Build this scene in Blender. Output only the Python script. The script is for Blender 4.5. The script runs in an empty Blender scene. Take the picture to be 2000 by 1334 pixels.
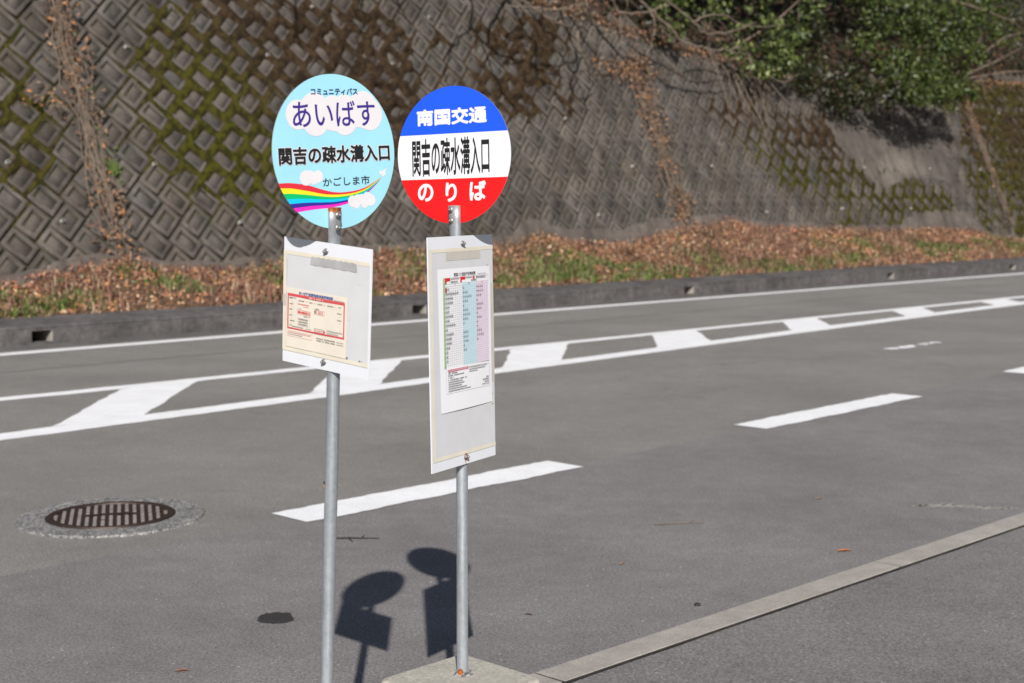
import bpy, bmesh, math, random
import numpy as np
from mathutils import Vector, Matrix

SC = bpy.context.scene
R = math.radians
random.seed(7)
rng = np.random.default_rng(11)

# ---------------------------------------------------------------- camera
cam_d = bpy.data.cameras.new("camera")
cam = bpy.data.objects.new("camera", cam_d)
SC.collection.objects.link(cam)
cam.location = (0, 0, 1.82)
cam.rotation_euler = (R(90 - 5.447), 0, 0)
cam_d.sensor_width = 36.0
cam_d.lens = 50.4
cam_d.clip_start = 0.05
cam_d.clip_end = 600
cam_d.dof.use_dof = True
cam_d.dof.focus_distance = 4.3
cam_d.dof.aperture_fstop = 4.2
cam_d.dof.aperture_blades = 9
SC.camera = cam

# ---------------------------------------------------------------- sky and sun
SUN_DIR = Vector((-0.0582, 0.837, -0.5441)).normalized()     # the way the light travels
world = bpy.data.worlds.new("World")
SC.world = world
world.use_nodes = True
wn = world.node_tree
wn.nodes.clear()
sky = wn.nodes.new("ShaderNodeTexSky")
sky.sky_type = 'NISHITA'
sky.sun_disc = False
sky.sun_elevation = R(33.0)
sky.sun_rotation = R(176.0)
bg = wn.nodes.new("ShaderNodeBackground")
bg.inputs[1].default_value = 0.053
wo = wn.nodes.new("ShaderNodeOutputWorld")
wn.links.new(sky.outputs[0], bg.inputs[0])
wn.links.new(bg.outputs[0], wo.inputs[0])

sun_d = bpy.data.lights.new("sun", 'SUN')
sun_d.energy = 4.85
sun_d.angle = R(0.53)
sun_d.color = (1.0, 0.955, 0.90)
sun = bpy.data.objects.new("sun", sun_d)
SC.collection.objects.link(sun)
sun.location = (1, -14, 10)
sun.rotation_euler = SUN_DIR.to_track_quat('-Z', 'Y').to_euler()

SC.view_settings.view_transform = 'Standard'
SC.view_settings.look = 'None'
SC.view_settings.gamma = 1.0
SC.view_settings.use_curve_mapping = False
SC.view_settings.exposure = 0.42

# ---------------------------------------------------------------- frame of the road
U = Vector((0.692506, 0.721412, 0.0))
N = Vector((-0.721412, 0.692506, 0.0))
UN, NN = np.array(U), np.array(N)
K = 0.42                      # batter of the wall
WB, WZ = 20.0, 0.7            # foot of the wall: v and z
WS = math.sqrt(1 + K * K)

def P(u, v, z=0.0):
    return U * u + N * v + Vector((0, 0, z))

def Pn(u, v, z):
    u, v, z = np.broadcast_arrays(np.asarray(u, float), np.asarray(v, float), np.asarray(z, float))
    return u[..., None] * UN + v[..., None] * NN + z[..., None] * np.array([0, 0, 1.0])

WUP = (NN * K + np.array([0, 0, 1.0])) / WS                     # up along the wall face
WNR = (-NN + np.array([0, 0, K])) / WS                          # out of the wall face

def wallp(u, w, d=0.0):
    u, w, d = np.broadcast_arrays(np.asarray(u, float), np.asarray(w, float), np.asarray(d, float))
    o = NN * WB + np.array([0, 0, WZ])
    return o + u[..., None] * UN + w[..., None] * WUP + d[..., None] * WNR

# ---------------------------------------------------------------- numpy noise
def _h(ix, iy, s):
    n = (ix.astype(np.int64) * 374761393 + iy.astype(np.int64) * 668265263 + s * 974634533) & 0x7fffffff
    n = ((n ^ (n >> 13)) * 1274126177) & 0x7fffffff
    return ((n ^ (n >> 16)) & 0xffff) / 65535.0

def vnoise(x, y, s=0):
    x, y = np.broadcast_arrays(np.asarray(x, float), np.asarray(y, float))
    ix, iy = np.floor(x), np.floor(y)
    fx, fy = x - ix, y - iy
    fx, fy = fx * fx * (3 - 2 * fx), fy * fy * (3 - 2 * fy)
    a, b = _h(ix, iy, s), _h(ix + 1, iy, s)
    c, d = _h(ix, iy + 1, s), _h(ix + 1, iy + 1, s)
    return (a + (b - a) * fx) * (1 - fy) + (c + (d - c) * fx) * fy

def fbm(x, y, s=0, o=4):
    t, a, n = 0, .5, 0
    for k in range(o):
        t = t + a * vnoise(np.asarray(x) * 2 ** k, np.asarray(y) * 2 ** k, s + k)
        n += a
        a *= .5
    return t / n

# ---------------------------------------------------------------- materials
def lin(c):
    return tuple(((v / 255) / 12.92 if v <= 10 else ((v / 255 + .055) / 1.055) ** 2.4) for v in c)

def mat(name):
    m = bpy.data.materials.new(name)
    m.use_nodes = True
    nt = m.node_tree
    return m, nt, nt.nodes["Principled BSDF"]

def node(nt, kind, **kw):
    n = nt.nodes.new(kind)
    for k, v in kw.items():
        setattr(n, k, v)
    return n

def objcoord(nt, scale=(1, 1, 1)):
    tc = node(nt, "ShaderNodeTexCoord")
    mp = node(nt, "ShaderNodeMapping")
    mp.inputs['Scale'].default_value = scale
    nt.links.new(tc.outputs['Object'], mp.inputs['Vector'])
    return mp.outputs[0]

def noise(nt, vec, scale, detail=4, rough=.55):
    n = node(nt, "ShaderNodeTexNoise")
    n.inputs['Scale'].default_value = scale
    n.inputs['Detail'].default_value = detail
    n.inputs['Roughness'].default_value = rough
    if vec is not None:
        nt.links.new(vec, n.inputs['Vector'])
    return n.outputs['Fac']

def ramp(nt, fac, stops):
    r = node(nt, "ShaderNodeValToRGB")
    el = r.color_ramp.elements
    while len(el) < len(stops):
        el.new(0.5)
    for e, (p, c) in zip(el, stops):
        e.position = p
        e.color = (c, c, c, 1) if isinstance(c, (int, float)) else (*c[:3], 1)
    nt.links.new(fac, r.inputs[0])
    return r.outputs[0]

def mix(nt, a, b, fac, mode='MIX'):
    m = node(nt, "ShaderNodeMix", data_type='RGBA', blend_type=mode)
    for sock, val in ((m.inputs[0], fac), (m.inputs[6], a), (m.inputs[7], b)):
        if isinstance(val, bpy.types.NodeSocket):
            nt.links.new(val, sock)
        elif isinstance(val, (int, float)):
            sock.default_value = val
        else:
            sock.default_value = (*val[:3], 1)
    return m.outputs[2]

def bump(nt, bsdf, h, strength, dist=.01):
    b = node(nt, "ShaderNodeBump")
    b.inputs['Strength'].default_value = strength
    b.inputs['Distance'].default_value = dist
    nt.links.new(h, b.inputs['Height'])
    nt.links.new(b.outputs[0], bsdf.inputs['Normal'])

def plain(name, col, rough=.5, metal=0.0, spec=.5, var=0.0, scale=20):
    m, nt, b = mat(name)
    b.inputs['Roughness'].default_value = rough
    b.inputs['Metallic'].default_value = metal
    b.inputs['Specular IOR Level'].default_value = spec
    if var:
        f = noise(nt, objcoord(nt), scale, 5)
        c0 = tuple(x * (1 - var) for x in col)
        c1 = tuple(min(1, x * (1 + var)) for x in col)
        nt.links.new(ramp(nt, f, [(.3, c0), (.7, c1)]), b.inputs['Base Color'])
    else:
        b.inputs['Base Color'].default_value = (*col, 1)
    return m

def asphalt(name, col, fleck=.5, seed=0.0):
    m, nt, b = mat(name)
    v = objcoord(nt)
    big = noise(nt, v, .55 + seed, 4, .6)
    mid = noise(nt, v, 6.0, 4, .6)
    fine = noise(nt, v, 84.0, 4, .85)
    vor = node(nt, "ShaderNodeTexVoronoi")
    vor.inputs['Scale'].default_value = 110
    nt.links.new(v, vor.inputs['Vector'])
    c = mix(nt, tuple(x * .86 for x in col), tuple(x * 1.13 for x in col), ramp(nt, big, [(.3, 0.0), (.7, 1.0)]))
    c = mix(nt, c, (.5, .5, .5), .55, 'MULTIPLY') if False else c
    c = mix(nt, c, ramp(nt, mid, [(.25, .93), (.75, 1.07)]), 1.0, 'MULTIPLY')
    c = mix(nt, c, ramp(nt, fine, [(.30, .34), (.5, 1.0), (.70, 1.75)]), 1.0, 'MULTIPLY')
    # every stone of the mix has its own tone; a few are pale, a few are dark holes
    stone = ramp(nt, vor.outputs['Color'], [(0.0, .70), (.55, 1.0), (.93, 1.15), (.965, 2.1)])
    c = mix(nt, c, stone, .8, 'MULTIPLY')
    v2 = node(nt, "ShaderNodeTexVoronoi")
    v2.inputs['Scale'].default_value = 26
    nt.links.new(v, v2.inputs['Vector'])
    sp = ramp(nt, v2.outputs['Distance'], [(.05, 1.0), (.085, 0.0)])
    pick = ramp(nt, v2.outputs['Color'], [(.86, 0.0), (.87, 1.0)])
    f = node(nt, "ShaderNodeMath", operation='MULTIPLY')
    nt.links.new(sp, f.inputs[0]); nt.links.new(pick, f.inputs[1])
    c = mix(nt, c, (.80, .78, .75), f.outputs[0])
    pick2 = ramp(nt, v2.outputs['Color'], [(.16, 1.0), (.18, 0.0)])
    f2 = node(nt, "ShaderNodeMath", operation='MULTIPLY')
    sp2 = ramp(nt, v2.outputs['Distance'], [(.10, 1.0), (.14, 0.0)])
    nt.links.new(sp2, f2.inputs[0]); nt.links.new(pick2, f2.inputs[1])
    c = mix(nt, c, tuple(x * .35 for x in col), f2.outputs[0])
    c = mix(nt, c, ramp(nt, noise(nt, v, 2.3, 6, .72), [(.55, 1.0), (.64, .90), (.7, .84)]), .6, 'MULTIPLY')
    nt.links.new(c, b.inputs['Base Color'])
    b.inputs['Roughness'].default_value = .86
    b.inputs['Specular IOR Level'].default_value = .3
    bump(nt, b, fine, .5, .004)
    return m

M = {}
M['lane'] = asphalt("lane_asphalt", (.191, .182, .169))
M['bay'] = asphalt("bay_asphalt", (.179, .167, .165), seed=.2)
M['foot'] = asphalt("footway_asphalt", (.165, .155, .152), seed=.35)
M['seam'] = asphalt("sealed_joint_asphalt", (.118, .112, .106), seed=.1)
M['soil'] = plain("soil", (.10, .065, .04), .95, 0, .2, .4, 6)

def concrete(name, col, var=.25, rough=.88, stain=.5, fine=60, bmp=.25):
    m, nt, b = mat(name)
    v = objcoord(nt)
    big = noise(nt, v, 1.6, 6, .65)
    mid = noise(nt, v, 9, 5, .65)
    fn = noise(nt, v, fine, 3, .7)
    c = mix(nt, tuple(x * (1 - var) for x in col), tuple(min(1, x * (1 + var)) for x in col), ramp(nt, big, [(.32, 0.0), (.68, 1.0)]))
    c = mix(nt, c, ramp(nt, mid, [(.25, 1 - stain * .6), (.6, 1.05), (.8, 1.15)]), 1.0, 'MULTIPLY')
    c = mix(nt, c, ramp(nt, fn, [(.3, .75), (.7, 1.22)]), 1.0, 'MULTIPLY')
    nt.links.new(c, b.inputs['Base Color'])
    b.inputs['Roughness'].default_value = rough
    b.inputs['Specular IOR Level'].default_value = .25
    bump(nt, b, fn, bmp, .006)
    return m

M['kerb_far'] = concrete("weathered_kerb_concrete", (.095, .088, .086), .35, stain=.9)
M['gutter'] = concrete("gutter_concrete", (.115, .108, .102), .25, stain=.7)
M['kerb_near'] = concrete("kerb_concrete", (.325, .298, .268), .12, fine=130, stain=.3, bmp=.5)
M['base'] = concrete("base_concrete", (.36, .34, .295), .10, fine=90, stain=.25)
M['coping'] = concrete("dirty_coping", (.085, .075, .065), .35, fine=40, stain=.8)
M['mortar'] = concrete("mortar", (.27, .27, .265), .25, fine=40, stain=.6)
def gravel_mat():
    m, nt, b = mat("exposed_gravel_concrete")
    v = objcoord(nt)
    vo = node(nt, "ShaderNodeTexVoronoi"); vo.inputs['Scale'].default_value = 85
    nt.links.new(v, vo.inputs['Vector'])
    bw = node(nt, "ShaderNodeRGBToBW"); nt.links.new(vo.outputs['Color'], bw.inputs[0])
    c = ramp(nt, bw.outputs[0], [(.22, (.075, .075, .082)), (.45, (.165, .165, .166)), (.65, (.235, .228, .216)), (.85, (.34, .325, .295))])
    c = mix(nt, c, ramp(nt, noise(nt, v, 5, 4), [(.3, .72), (.7, 1.15)]), 1.0, 'MULTIPLY')
    nt.links.new(c, b.inputs['Base Color'])
    b.inputs['Roughness'].default_value = .9
    bump(nt, b, vo.outputs['Distance'], .9, .006)
    return m
M['ring'] = gravel_mat()
M['dark_hole'] = plain("shade_and_pebble_dark", (.03, .027, .024), .9, 0, .2, .4, 8)  # dark tone painting shade in gaps and holes; also the pebble's own colour
M['iron'] = plain("rusty_iron", (.036, .020, .013), .55, .35, .5, .35, 60)
M['worn_iron'] = concrete("sand_filled_iron", (.205, .182, .174), .2, fine=120, stain=.4)
M['black'] = plain("printed_black", (.010, .010, .012), .45)
M['oil'] = asphalt("oil_soaked_asphalt", (.030, .028, .028), seed=.5)

def paint(name, col):
    m, nt, b = mat(name)
    v = objcoord(nt)
    c = ramp(nt, noise(nt, v, 3.0, 6, .7), [(.3, tuple(x * .88 for x in col)), (.6, col)])
    c = mix(nt, c, ramp(nt, noise(nt, v, 60, 4, .7), [(.3, .84), (.55, 1.0)]), 1.0, 'MULTIPLY')
    nt.links.new(c, b.inputs['Base Color'])
    b.inputs['Roughness'].default_value = .7
    bump(nt, b, noise(nt, v, 90, 3), .25, .004)
    return m
M['paint'] = paint("white_road_paint", (.80, .80, .81))

# wall: concrete blocks, with a tint attribute for the tone of each block
def wall_mat():
    m, nt, b = mat("block_concrete")
    v = objcoord(nt)
    at = node(nt, "ShaderNodeAttribute", attribute_name="tint")
    c = mix(nt, (.064, .055, .049), (.113, .098, .087), ramp(nt, noise(nt, v, 1.1, 6, .7), [(.3, 0.0), (.7, 1.0)]))
    c = mix(nt, c, ramp(nt, noise(nt, v, 7, 6, .7), [(.25, .66), (.55, 1.0), (.8, 1.25)]), 1.0, 'MULTIPLY')
    c = mix(nt, c, ramp(nt, noise(nt, v, 70, 3, .7), [(.3, .8), (.7, 1.18)]), 1.0, 'MULTIPLY')
    c = mix(nt, c, at.outputs['Color'], 1.0, 'MULTIPLY')
    # black lichen and pale runs of lime down the face
    mp = node(nt, "ShaderNodeMapping")
    mp.inputs['Scale'].default_value = (2.6, 2.6, .35)
    tc = node(nt, "ShaderNodeTexCoord")
    nt.links.new(tc.outputs['Object'], mp.inputs['Vector'])
    c = mix(nt, c, ramp(nt, noise(nt, mp.outputs[0], 1.0, 5, .6), [(.30, .55), (.5, 1.0), (.75, 1.2)]), .95, 'MULTIPLY')
    nt.links.new(c, b.inputs['Base Color'])
    b.inputs['Roughness'].default_value = .9
    b.inputs['Specular IOR Level'].default_value = .2
    bump(nt, b, noise(nt, v, 45, 4, .7), .35, .012)
    return m
M['wall'] = wall_mat()

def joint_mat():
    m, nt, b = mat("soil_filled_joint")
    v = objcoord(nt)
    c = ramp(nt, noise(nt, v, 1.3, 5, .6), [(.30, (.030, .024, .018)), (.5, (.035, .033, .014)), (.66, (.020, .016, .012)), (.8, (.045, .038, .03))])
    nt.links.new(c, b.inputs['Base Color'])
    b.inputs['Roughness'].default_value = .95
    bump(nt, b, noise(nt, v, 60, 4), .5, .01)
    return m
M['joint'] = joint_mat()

def tint_mat(name, rough=.8, spec=.3, trans=0.0, var=True, mult=1.0):
    """Colour comes from the mesh's tint attribute: one natural colour per leaf."""
    m, nt, b = mat(name)
    at = node(nt, "ShaderNodeAttribute", attribute_name="tint")
    c = at.outputs['Color']
    if var:
        c = mix(nt, c, ramp(nt, noise(nt, objcoord(nt), 55, 4, .7), [(.25, .7 * mult), (.75, 1.25 * mult)]), 1.0, 'MULTIPLY')
    nt.links.new(c, b.inputs['Base Color'])
    b.inputs['Roughness'].default_value = rough
    b.inputs['Specular IOR Level'].default_value = spec
    if trans:
        out = nt.nodes["Material Output"]
        tr = node(nt, "ShaderNodeBsdfTranslucent")
        nt.links.new(c, tr.inputs[0])
        ms = node(nt, "ShaderNodeMixShader")
        ms.inputs[0].default_value = trans
        nt.links.new(b.outputs[0], ms.inputs[1]); nt.links.new(tr.outputs[0], ms.inputs[2])
        nt.links.new(ms.outputs[0], out.inputs[0])
    return m
M['moss'] = tint_mat("moss", .95, .1)
M['leaf_dry'] = tint_mat("dry_leaf", .75, .3)
M['grass'] = tint_mat("grass_blade", .7, .3, .25)
M['leaf_green'] = tint_mat("evergreen_leaf", .42, .35, .15)
M['twig'] = plain("bare_twig", (.165, .13, .10), .85, 0, .2, .3, 14)
M['bark'] = plain("bark", (.16, .12, .095), .9, 0, .2, .35, 9)
M['dry_vine'] = tint_mat("dry_vine_stem", .85, .2)

# metals and sign materials
def galv(name, rust_z=None, rust_top=1.8):
    m, nt, b = mat(name)
    tc = node(nt, "ShaderNodeTexCoord")
    mp = node(nt, "ShaderNodeMapping")
    mp.inputs['Scale'].default_value = (60, 60, 1.2)
    nt.links.new(tc.outputs['Object'], mp.inputs['Vector'])
    st = noise(nt, mp.outputs[0], 1.0, 4, .6)
    sp = noise(nt, tc.outputs['Object'], 55, 4, .7)
    c = mix(nt, (.27, .295, .32), (.44, .47, .50), ramp(nt, st, [(.3, 0.0), (.7, 1.0)]))
    c = mix(nt, c, ramp(nt, sp, [(.3, .85), (.7, 1.1)]), 1.0, 'MULTIPLY')
    metal = .55
    b.inputs['Roughness'].default_value = .46
    if rust_z is not None:
        sx = node(nt, "ShaderNodeSeparateXYZ")
        nt.links.new(tc.outputs['Object'], sx.inputs[0])
        ad = node(nt, "ShaderNodeMath", operation='MULTIPLY_ADD')
        nt.links.new(sp, ad.inputs[0]); ad.inputs[1].default_value = .022
        nt.links.new(sx.outputs['Z'], ad.inputs[2])
        mr = node(nt, "ShaderNodeMapRange")
        mr.inputs[1].default_value = rust_z; mr.inputs[2].default_value = rust_z + .008
        nt.links.new(ad.outputs[0], mr.inputs[0])
        rustc = ramp(nt, noise(nt, tc.outputs['Object'], 70, 4), [(.3, (.24, .05, .012)), (.7, (.40, .13, .03))])
        c = mix(nt, c, rustc, mr.outputs[0])
        # thin rust runs lower down
        mp2 = node(nt, "ShaderNodeMapping")
        mp2.inputs['Scale'].default_value = (75, 75, 3.2)
        nt.links.new(tc.outputs['Object'], mp2.inputs['Vector'])
        run = ramp(nt, noise(nt, mp2.outputs[0], 1.0, 3), [(.66, 0.0), (.74, .75)])
        z2 = node(nt, "ShaderNodeMapRange")
        z2.inputs[1].default_value = rust_z - .17; z2.inputs[2].default_value = rust_z - .03
        nt.links.new(sx.outputs['Z'], z2.inputs[0])
        ml = node(nt, "ShaderNodeMath", operation='MULTIPLY')
        nt.links.new(run, ml.inputs[0]); nt.links.new(z2.outputs[0], ml.inputs[1])
        c = mix(nt, c, (.38, .20, .07), ml.outputs[0])
    nt.links.new(c, b.inputs['Base Color'])
    b.inputs['Metallic'].default_value = metal
    return m
M['galv_left'] = galv("galvanised_steel_rusty_top", 1.808)
M['galv_right'] = galv("galvanised_steel", 1.826)
M['steel'] = plain("bolt_steel", (.30, .295, .29), .5, .7, .5, .2, 200)
M['rust'] = plain("orange_rust", (.26, .07, .016), .85, 0, .2, .35, 90)
M['rust_stain'] = plain("rust_stain", (.45, .22, .08), .85, 0, .2, .3, 120)

KS = 1.0
def ink(name, rgb, k=.80, rough=.42, var=.03):
    return plain(name, tuple(v * k for v in lin(rgb)), rough, 0, .4, var, 14)
M['sky_blue'] = ink("sky_blue_sheet", (168, 230, 248), .72)
M['cloud'] = ink("cloud_white", (240, 236, 240), .70)
M['violet'] = ink("violet_letters", (62, 44, 135), .8)
M['navy'] = ink("navy_letters", (35, 32, 110), .8)
M['r_red'] = ink("rainbow_red", (220, 48, 62), .8)
M['r_yel'] = ink("rainbow_yellow", (255, 236, 40), .72)
M['r_grn'] = ink("rainbow_green", (0, 196, 112), .72)
M['r_cya'] = ink("rainbow_cyan", (20, 205, 255), .72)
M['r_ind'] = ink("rainbow_indigo", (52, 40, 150), .8)
M['r_mag'] = ink("rainbow_magenta", (244, 44, 188), .8)
M['s_blue'] = ink("bright_blue_sheet", (28, 86, 228), .85)
M['s_red'] = ink("bright_red_sheet", (240, 22, 24), .85)
M['s_white'] = ink("white_sheet", (240, 241, 245), .72)
M['plate'] = ink("white_plate", (236, 239, 246), .74, var=.02)
M['alu'] = plain("sheet_edge", (.5, .5, .52), .4, .6)
M['tape'] = ink("yellowed_tape", (240, 232, 214), .70, .55, .06)
M['clear_tape'] = ink("faded_tape", (222, 215, 205), .62, .5, .05)
M['grey_tape'] = ink("dirty_grey_tape", (205, 205, 206), .58, .6, .18)
M['pocket'] = ink("clouded_acrylic", (222, 223, 226), .72, .28, .04)
M['paper_old'] = ink("yellowed_paper", (240, 231, 216), .72, .6, .04)
M['paper_new'] = ink("white_paper", (240, 240, 244), .78, .6, .02)
M['p_red'] = ink("printed_red", (216, 84, 90), .78)
M['p_red2'] = ink("printed_bright_red", (226, 40, 38), .75)
M['p_crim'] = ink("printed_crimson", (196, 20, 62), .75)
M['p_blue'] = ink("printed_blue", (84, 104, 168), .75)
M['p_cyan'] = ink("printed_pale_cyan", (204, 231, 242), .75)
M['p_pink'] = ink("printed_pale_pink", (234, 218, 235), .75)
M['p_green'] = ink("printed_pale_green", (172, 208, 156), .75)
M['p_grey'] = ink("printed_grey", (120, 120, 124), .75)
M['p_line'] = ink("printed_line", (150, 150, 156), .75)
M['grime'] = plain('dark_grime', (.14, .13, .11), .9, 0, .2, .3, 200)
M['grime2'] = plain('pale_grime', (.36, .35, .30), .9, 0, .2, .3, 200)
M['pvc'] = ink("white_pvc", (205, 203, 196), .75)

# ---------------------------------------------------------------- mesh helpers
def link(o, parent=None):
    SC.collection.objects.link(o)
    if parent is not None:
        o.parent = parent
    return o

def tag(o, label=None, cat=None, group=None, kind=None):
    for k, v in (('label', label), ('category', cat), ('group', group), ('kind', kind)):
        if v:
            o[k] = v
    return o

def empty(name, loc, label, cat, group=None):
    o = bpy.data.objects.new(name, None)
    o.empty_display_size = .2
    link(o)
    o.location = loc
    return tag(o, label, cat, group)

class MB:
    """Collects shapes with material slots and links them as one mesh object."""
    def __init__(s):
        s.v, s.f, s.m, s.mats, s.sm = [], [], [], [], []
    def slot(s, m):
        if m not in s.mats:
            s.mats.append(m)
        return s.mats.index(m)
    def add(s, vs, fs, m, smooth=False):
        o = len(s.v)
        s.v += [tuple(v) for v in vs]
        k = s.slot(m)
        for f in fs:
            s.f.append([i + o for i in f]); s.m.append(k); s.sm.append(smooth)
    def poly(s, pts, m):
        s.add(pts, [list(range(len(pts)))], m)
    def box(s, lo, hi, m, fn=None):
        (a, b, c), (d, e, f) = lo, hi
        vs = [(a, b, c), (d, b, c), (d, e, c), (a, e, c), (a, b, f), (d, b, f), (d, e, f), (a, e, f)]
        if fn:
            vs = [fn(*q) for q in vs]
        s.add(vs, [(0, 3, 2, 1), (4, 5, 6, 7), (0, 1, 5, 4), (1, 2, 6, 5), (2, 3, 7, 6), (3, 0, 4, 7)], m)
    def tube(s, pts, rad, m, n=8, cap=True):
        pts = [Vector(p) for p in pts]
        rad = [rad] * len(pts) if isinstance(rad, (int, float)) else rad
        vs, fs = [], []
        ref = Vector((0.3, 0.2, 1)).normalized()
        for i, p in enumerate(pts):
            t = (pts[min(i + 1, len(pts) - 1)] - pts[max(i - 1, 0)])
            t = t.normalized() if t.length else Vector((0, 0, 1))
            a = t.cross(ref)
            if a.length < .05:
                a = t.cross(Vector((1, 0, 0)))
            a.normalize()
            b = t.cross(a)
            for k in range(n):
                an = 2 * math.pi * k / n
                vs.append(p + (a * math.cos(an) + b * math.sin(an)) * rad[i])
        for i in range(len(pts) - 1):
            for k in range(n):
                k2 = (k + 1) % n
                fs.append((i * n + k, i * n + k2, (i + 1) * n + k2, (i + 1) * n + k))
        if cap:
            fs.append(tuple(range(n - 1, -1, -1)))
            fs.append(tuple(range((len(pts) - 1) * n, len(pts) * n)))
        s.add(vs, fs, m, True)
    def build(s, name, parent=None, loc=None, rot=None):
        me = bpy.data.meshes.new(name)
        me.from_pydata(s.v, [], s.f)
        for m in s.mats:
            me.materials.append(m)
        me.polygons.foreach_set('material_index', s.m)
        me.polygons.foreach_set('use_smooth', s.sm)
        me.update()
        o = link(bpy.data.objects.new(name, me), parent)
        if loc is not None:
            o.location = loc
        if rot is not None:
            o.rotation_euler = rot
        return o

def np_mesh(name, V, F, m, tint=None, parent=None, smooth=False, face_tint=None):
    """Fast mesh from arrays; F is (n,4) or (n,3); tint is one colour per vertex."""
    me = bpy.data.meshes.new(name)
    V = np.asarray(V, np.float32).reshape(-1, 3)
    F = np.asarray(F, np.int32)
    n, k = F.shape
    me.vertices.add(len(V)); me.vertices.foreach_set('co', V.ravel())
    me.loops.add(n * k); me.loops.foreach_set('vertex_index', F.ravel())
    me.polygons.add(n)
    me.polygons.foreach_set('loop_start', np.arange(0, n * k, k, dtype=np.int32))
    me.polygons.foreach_set('loop_total', np.full(n, k, np.int32))
    if smooth:
        me.polygons.foreach_set('use_smooth', np.ones(n, bool))
    me.update(calc_edges=True)
    if tint is not None:
        a = me.color_attributes.new('tint', 'FLOAT_COLOR', 'POINT')
        c = np.ones((len(V), 4), np.float32)
        c[:, :3] = tint
        a.data.foreach_set('color', c.ravel())
    me.materials.append(m)
    o = link(bpy.data.objects.new(name, me), parent)
    return o

def bevel_mesh(o, w, seg=2):
    bm = bmesh.new(); bm.from_mesh(o.data)
    bmesh.ops.bevel(bm, geom=list(bm.edges), offset=w, segments=seg, affect='EDGES', profile=.5)
    bm.to_mesh(o.data); bm.free()

def ip(xs, ys):
    xs, ys = np.array(xs, float), np.array(ys, float)
    return lambda x: np.interp(x, xs, ys)

# ---------------------------------------------------------------- ground, road, kerbs
def strip(name, us, lo, hi, z, m, kind='structure'):
    us = np.array(us, float)
    a = Pn(us, lo(us) if callable(lo) else np.full_like(us, lo), z)
    b = Pn(us, hi(us) if callable(hi) else np.full_like(us, hi), z)
    V = np.concatenate([a, b]); n = len(us)
    F = [(i, i + 1, n + i + 1, n + i) for i in range(n - 1)]
    o = np_mesh(name, V, F, m)
    return tag(o, kind=kind)

near_face = lambda u: 3.80 - .0235 * np.asarray(u)            # far edge of the near kerb
bay_edge = ip([-200, 3, 9, 11, 13, 15, 300], [6.62, 6.60, 6.58, 6.68, 6.80, 6.85, 6.85])
far_gutter = ip([-200, 10, 18, 25, 38, 300], [16.85, 16.9, 17.0, 16.95, 16.98, 17.0])
us = np.concatenate([[-200, -60], np.arange(-20, 60, .5), [80, 300]])
g = np_mesh("ground", [P(-400, -300, -.25), P(600, -300, -.25), P(600, 17.2, -.25), P(-400, 17.2, -.25)], [(0, 1, 2, 3)], M['soil'])
tag(g, kind='structure')
strip("footway", np.concatenate([[-200, -60], np.arange(-20, 60, .08), [80, 300]]), lambda u: np.full_like(u, -40.0), lambda u: near_face(np.clip(u, -40, 40)) - .163 - .006 * vnoise(np.asarray(u) * 6, 3.0, 209), -.003, M['foot'])
us_f = np.concatenate([[-200, -60, -20], np.arange(-5, 40, .06), [45, 60, 80, 300]])
bay_j = lambda u: bay_edge(u) + .035 * (fbm(np.asarray(u) * 1.7, 1.0, 201) - .5) + .022 * (vnoise(np.asarray(u) * 11, 4.0, 203) - .5)
strip("bus_bay", us_f, lambda u: near_face(np.clip(u, -40, 40)) - .004, bay_j, 0.0, M['bay'])
strip("road_seam", np.arange(-20, 60, .15), lambda u: 14.72 + .012 * vnoise(u * 5, 2.0, 205), lambda u: 14.77 + .02 * vnoise(u * 4, 8.0, 207), .0015, M['seam'])
strip("road", us_f, bay_j, far_gutter, 0.0, M['lane'])
strip("gutter", us, far_gutter, 17.38, .002, M['gutter'])

# near kerb: flush boundary stones with open joints
mb = MB()
for k in range(-6, 10):
    u0, u1 = 3.985 + 2.49 * k + .009, 3.985 + 2.49 * (k + 1) - .009
    for a, b in ((u0, u1),):
        f = lambda u, v, z: P(u, float(near_face(u)) + v, z)
        h = .006
        pts = [(-.155, -.1), (-.155, h - .003), (-.152, h), (-.006, h), (0, h - .006), (0, -.1)]
        seg = 12
        vs = []
        for i in range(seg + 1):
            u = a + (b - a) * i / seg
            for (v, z) in pts:
                j = .002 * math.sin(37 * u + 5 * v * 30) if v < -.14 else 0
                vs.append(f(u, v + j, z))
        n = len(pts)
        fs = [(i * n + q, i * n + q + 1, (i + 1) * n + q + 1, (i + 1) * n + q) for i in range(seg) for q in range(n - 1)]
        fs += [tuple(range(n)), tuple(range(seg * n + n - 1, seg * n - 1, -1))]
        mb.add(vs, fs, M['kerb_near'])
tag(mb.build("kerb"), kind='structure')
mb = MB()  # dark strips paint the shade of the kerb's edge gap and stone joints
f = lambda u, v, z: P(u, float(near_face(u)) + v, z)
vs, fs = [], []
for i in range(61):
    u = -20 + i
    vs += [f(u, -.19, -.0065), f(u, .002, -.0065)]
    if i:
        fs.append((2 * i - 2, 2 * i, 2 * i + 1, 2 * i - 1))
mb.add(vs, fs, M['dark_hole'])
vs, fs = [], []
for i in range(700):
    u = -5 + i * .05
    vs += [f(u, -.1645 - .006 * float(vnoise(u * 9, 2.0, 231)), .0015), f(u, -.1552, .0042)]
    if i:
        fs.append((2 * i - 2, 2 * i, 2 * i + 1, 2 * i - 1))
mb.add(vs, fs, M['dark_hole'])
for k in range(-6, 10):
    uj = 3.985 + 2.49 * k
    mb.add([f(uj - .0085, -.153, .003), f(uj + .0085, -.153, .003), f(uj + .0085, -.002, .002), f(uj - .0085, -.002, .002)], [(0, 1, 2, 3)], M['dark_hole'])
tag(mb.build("kerb_gap_shade"), kind='structure')

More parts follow.
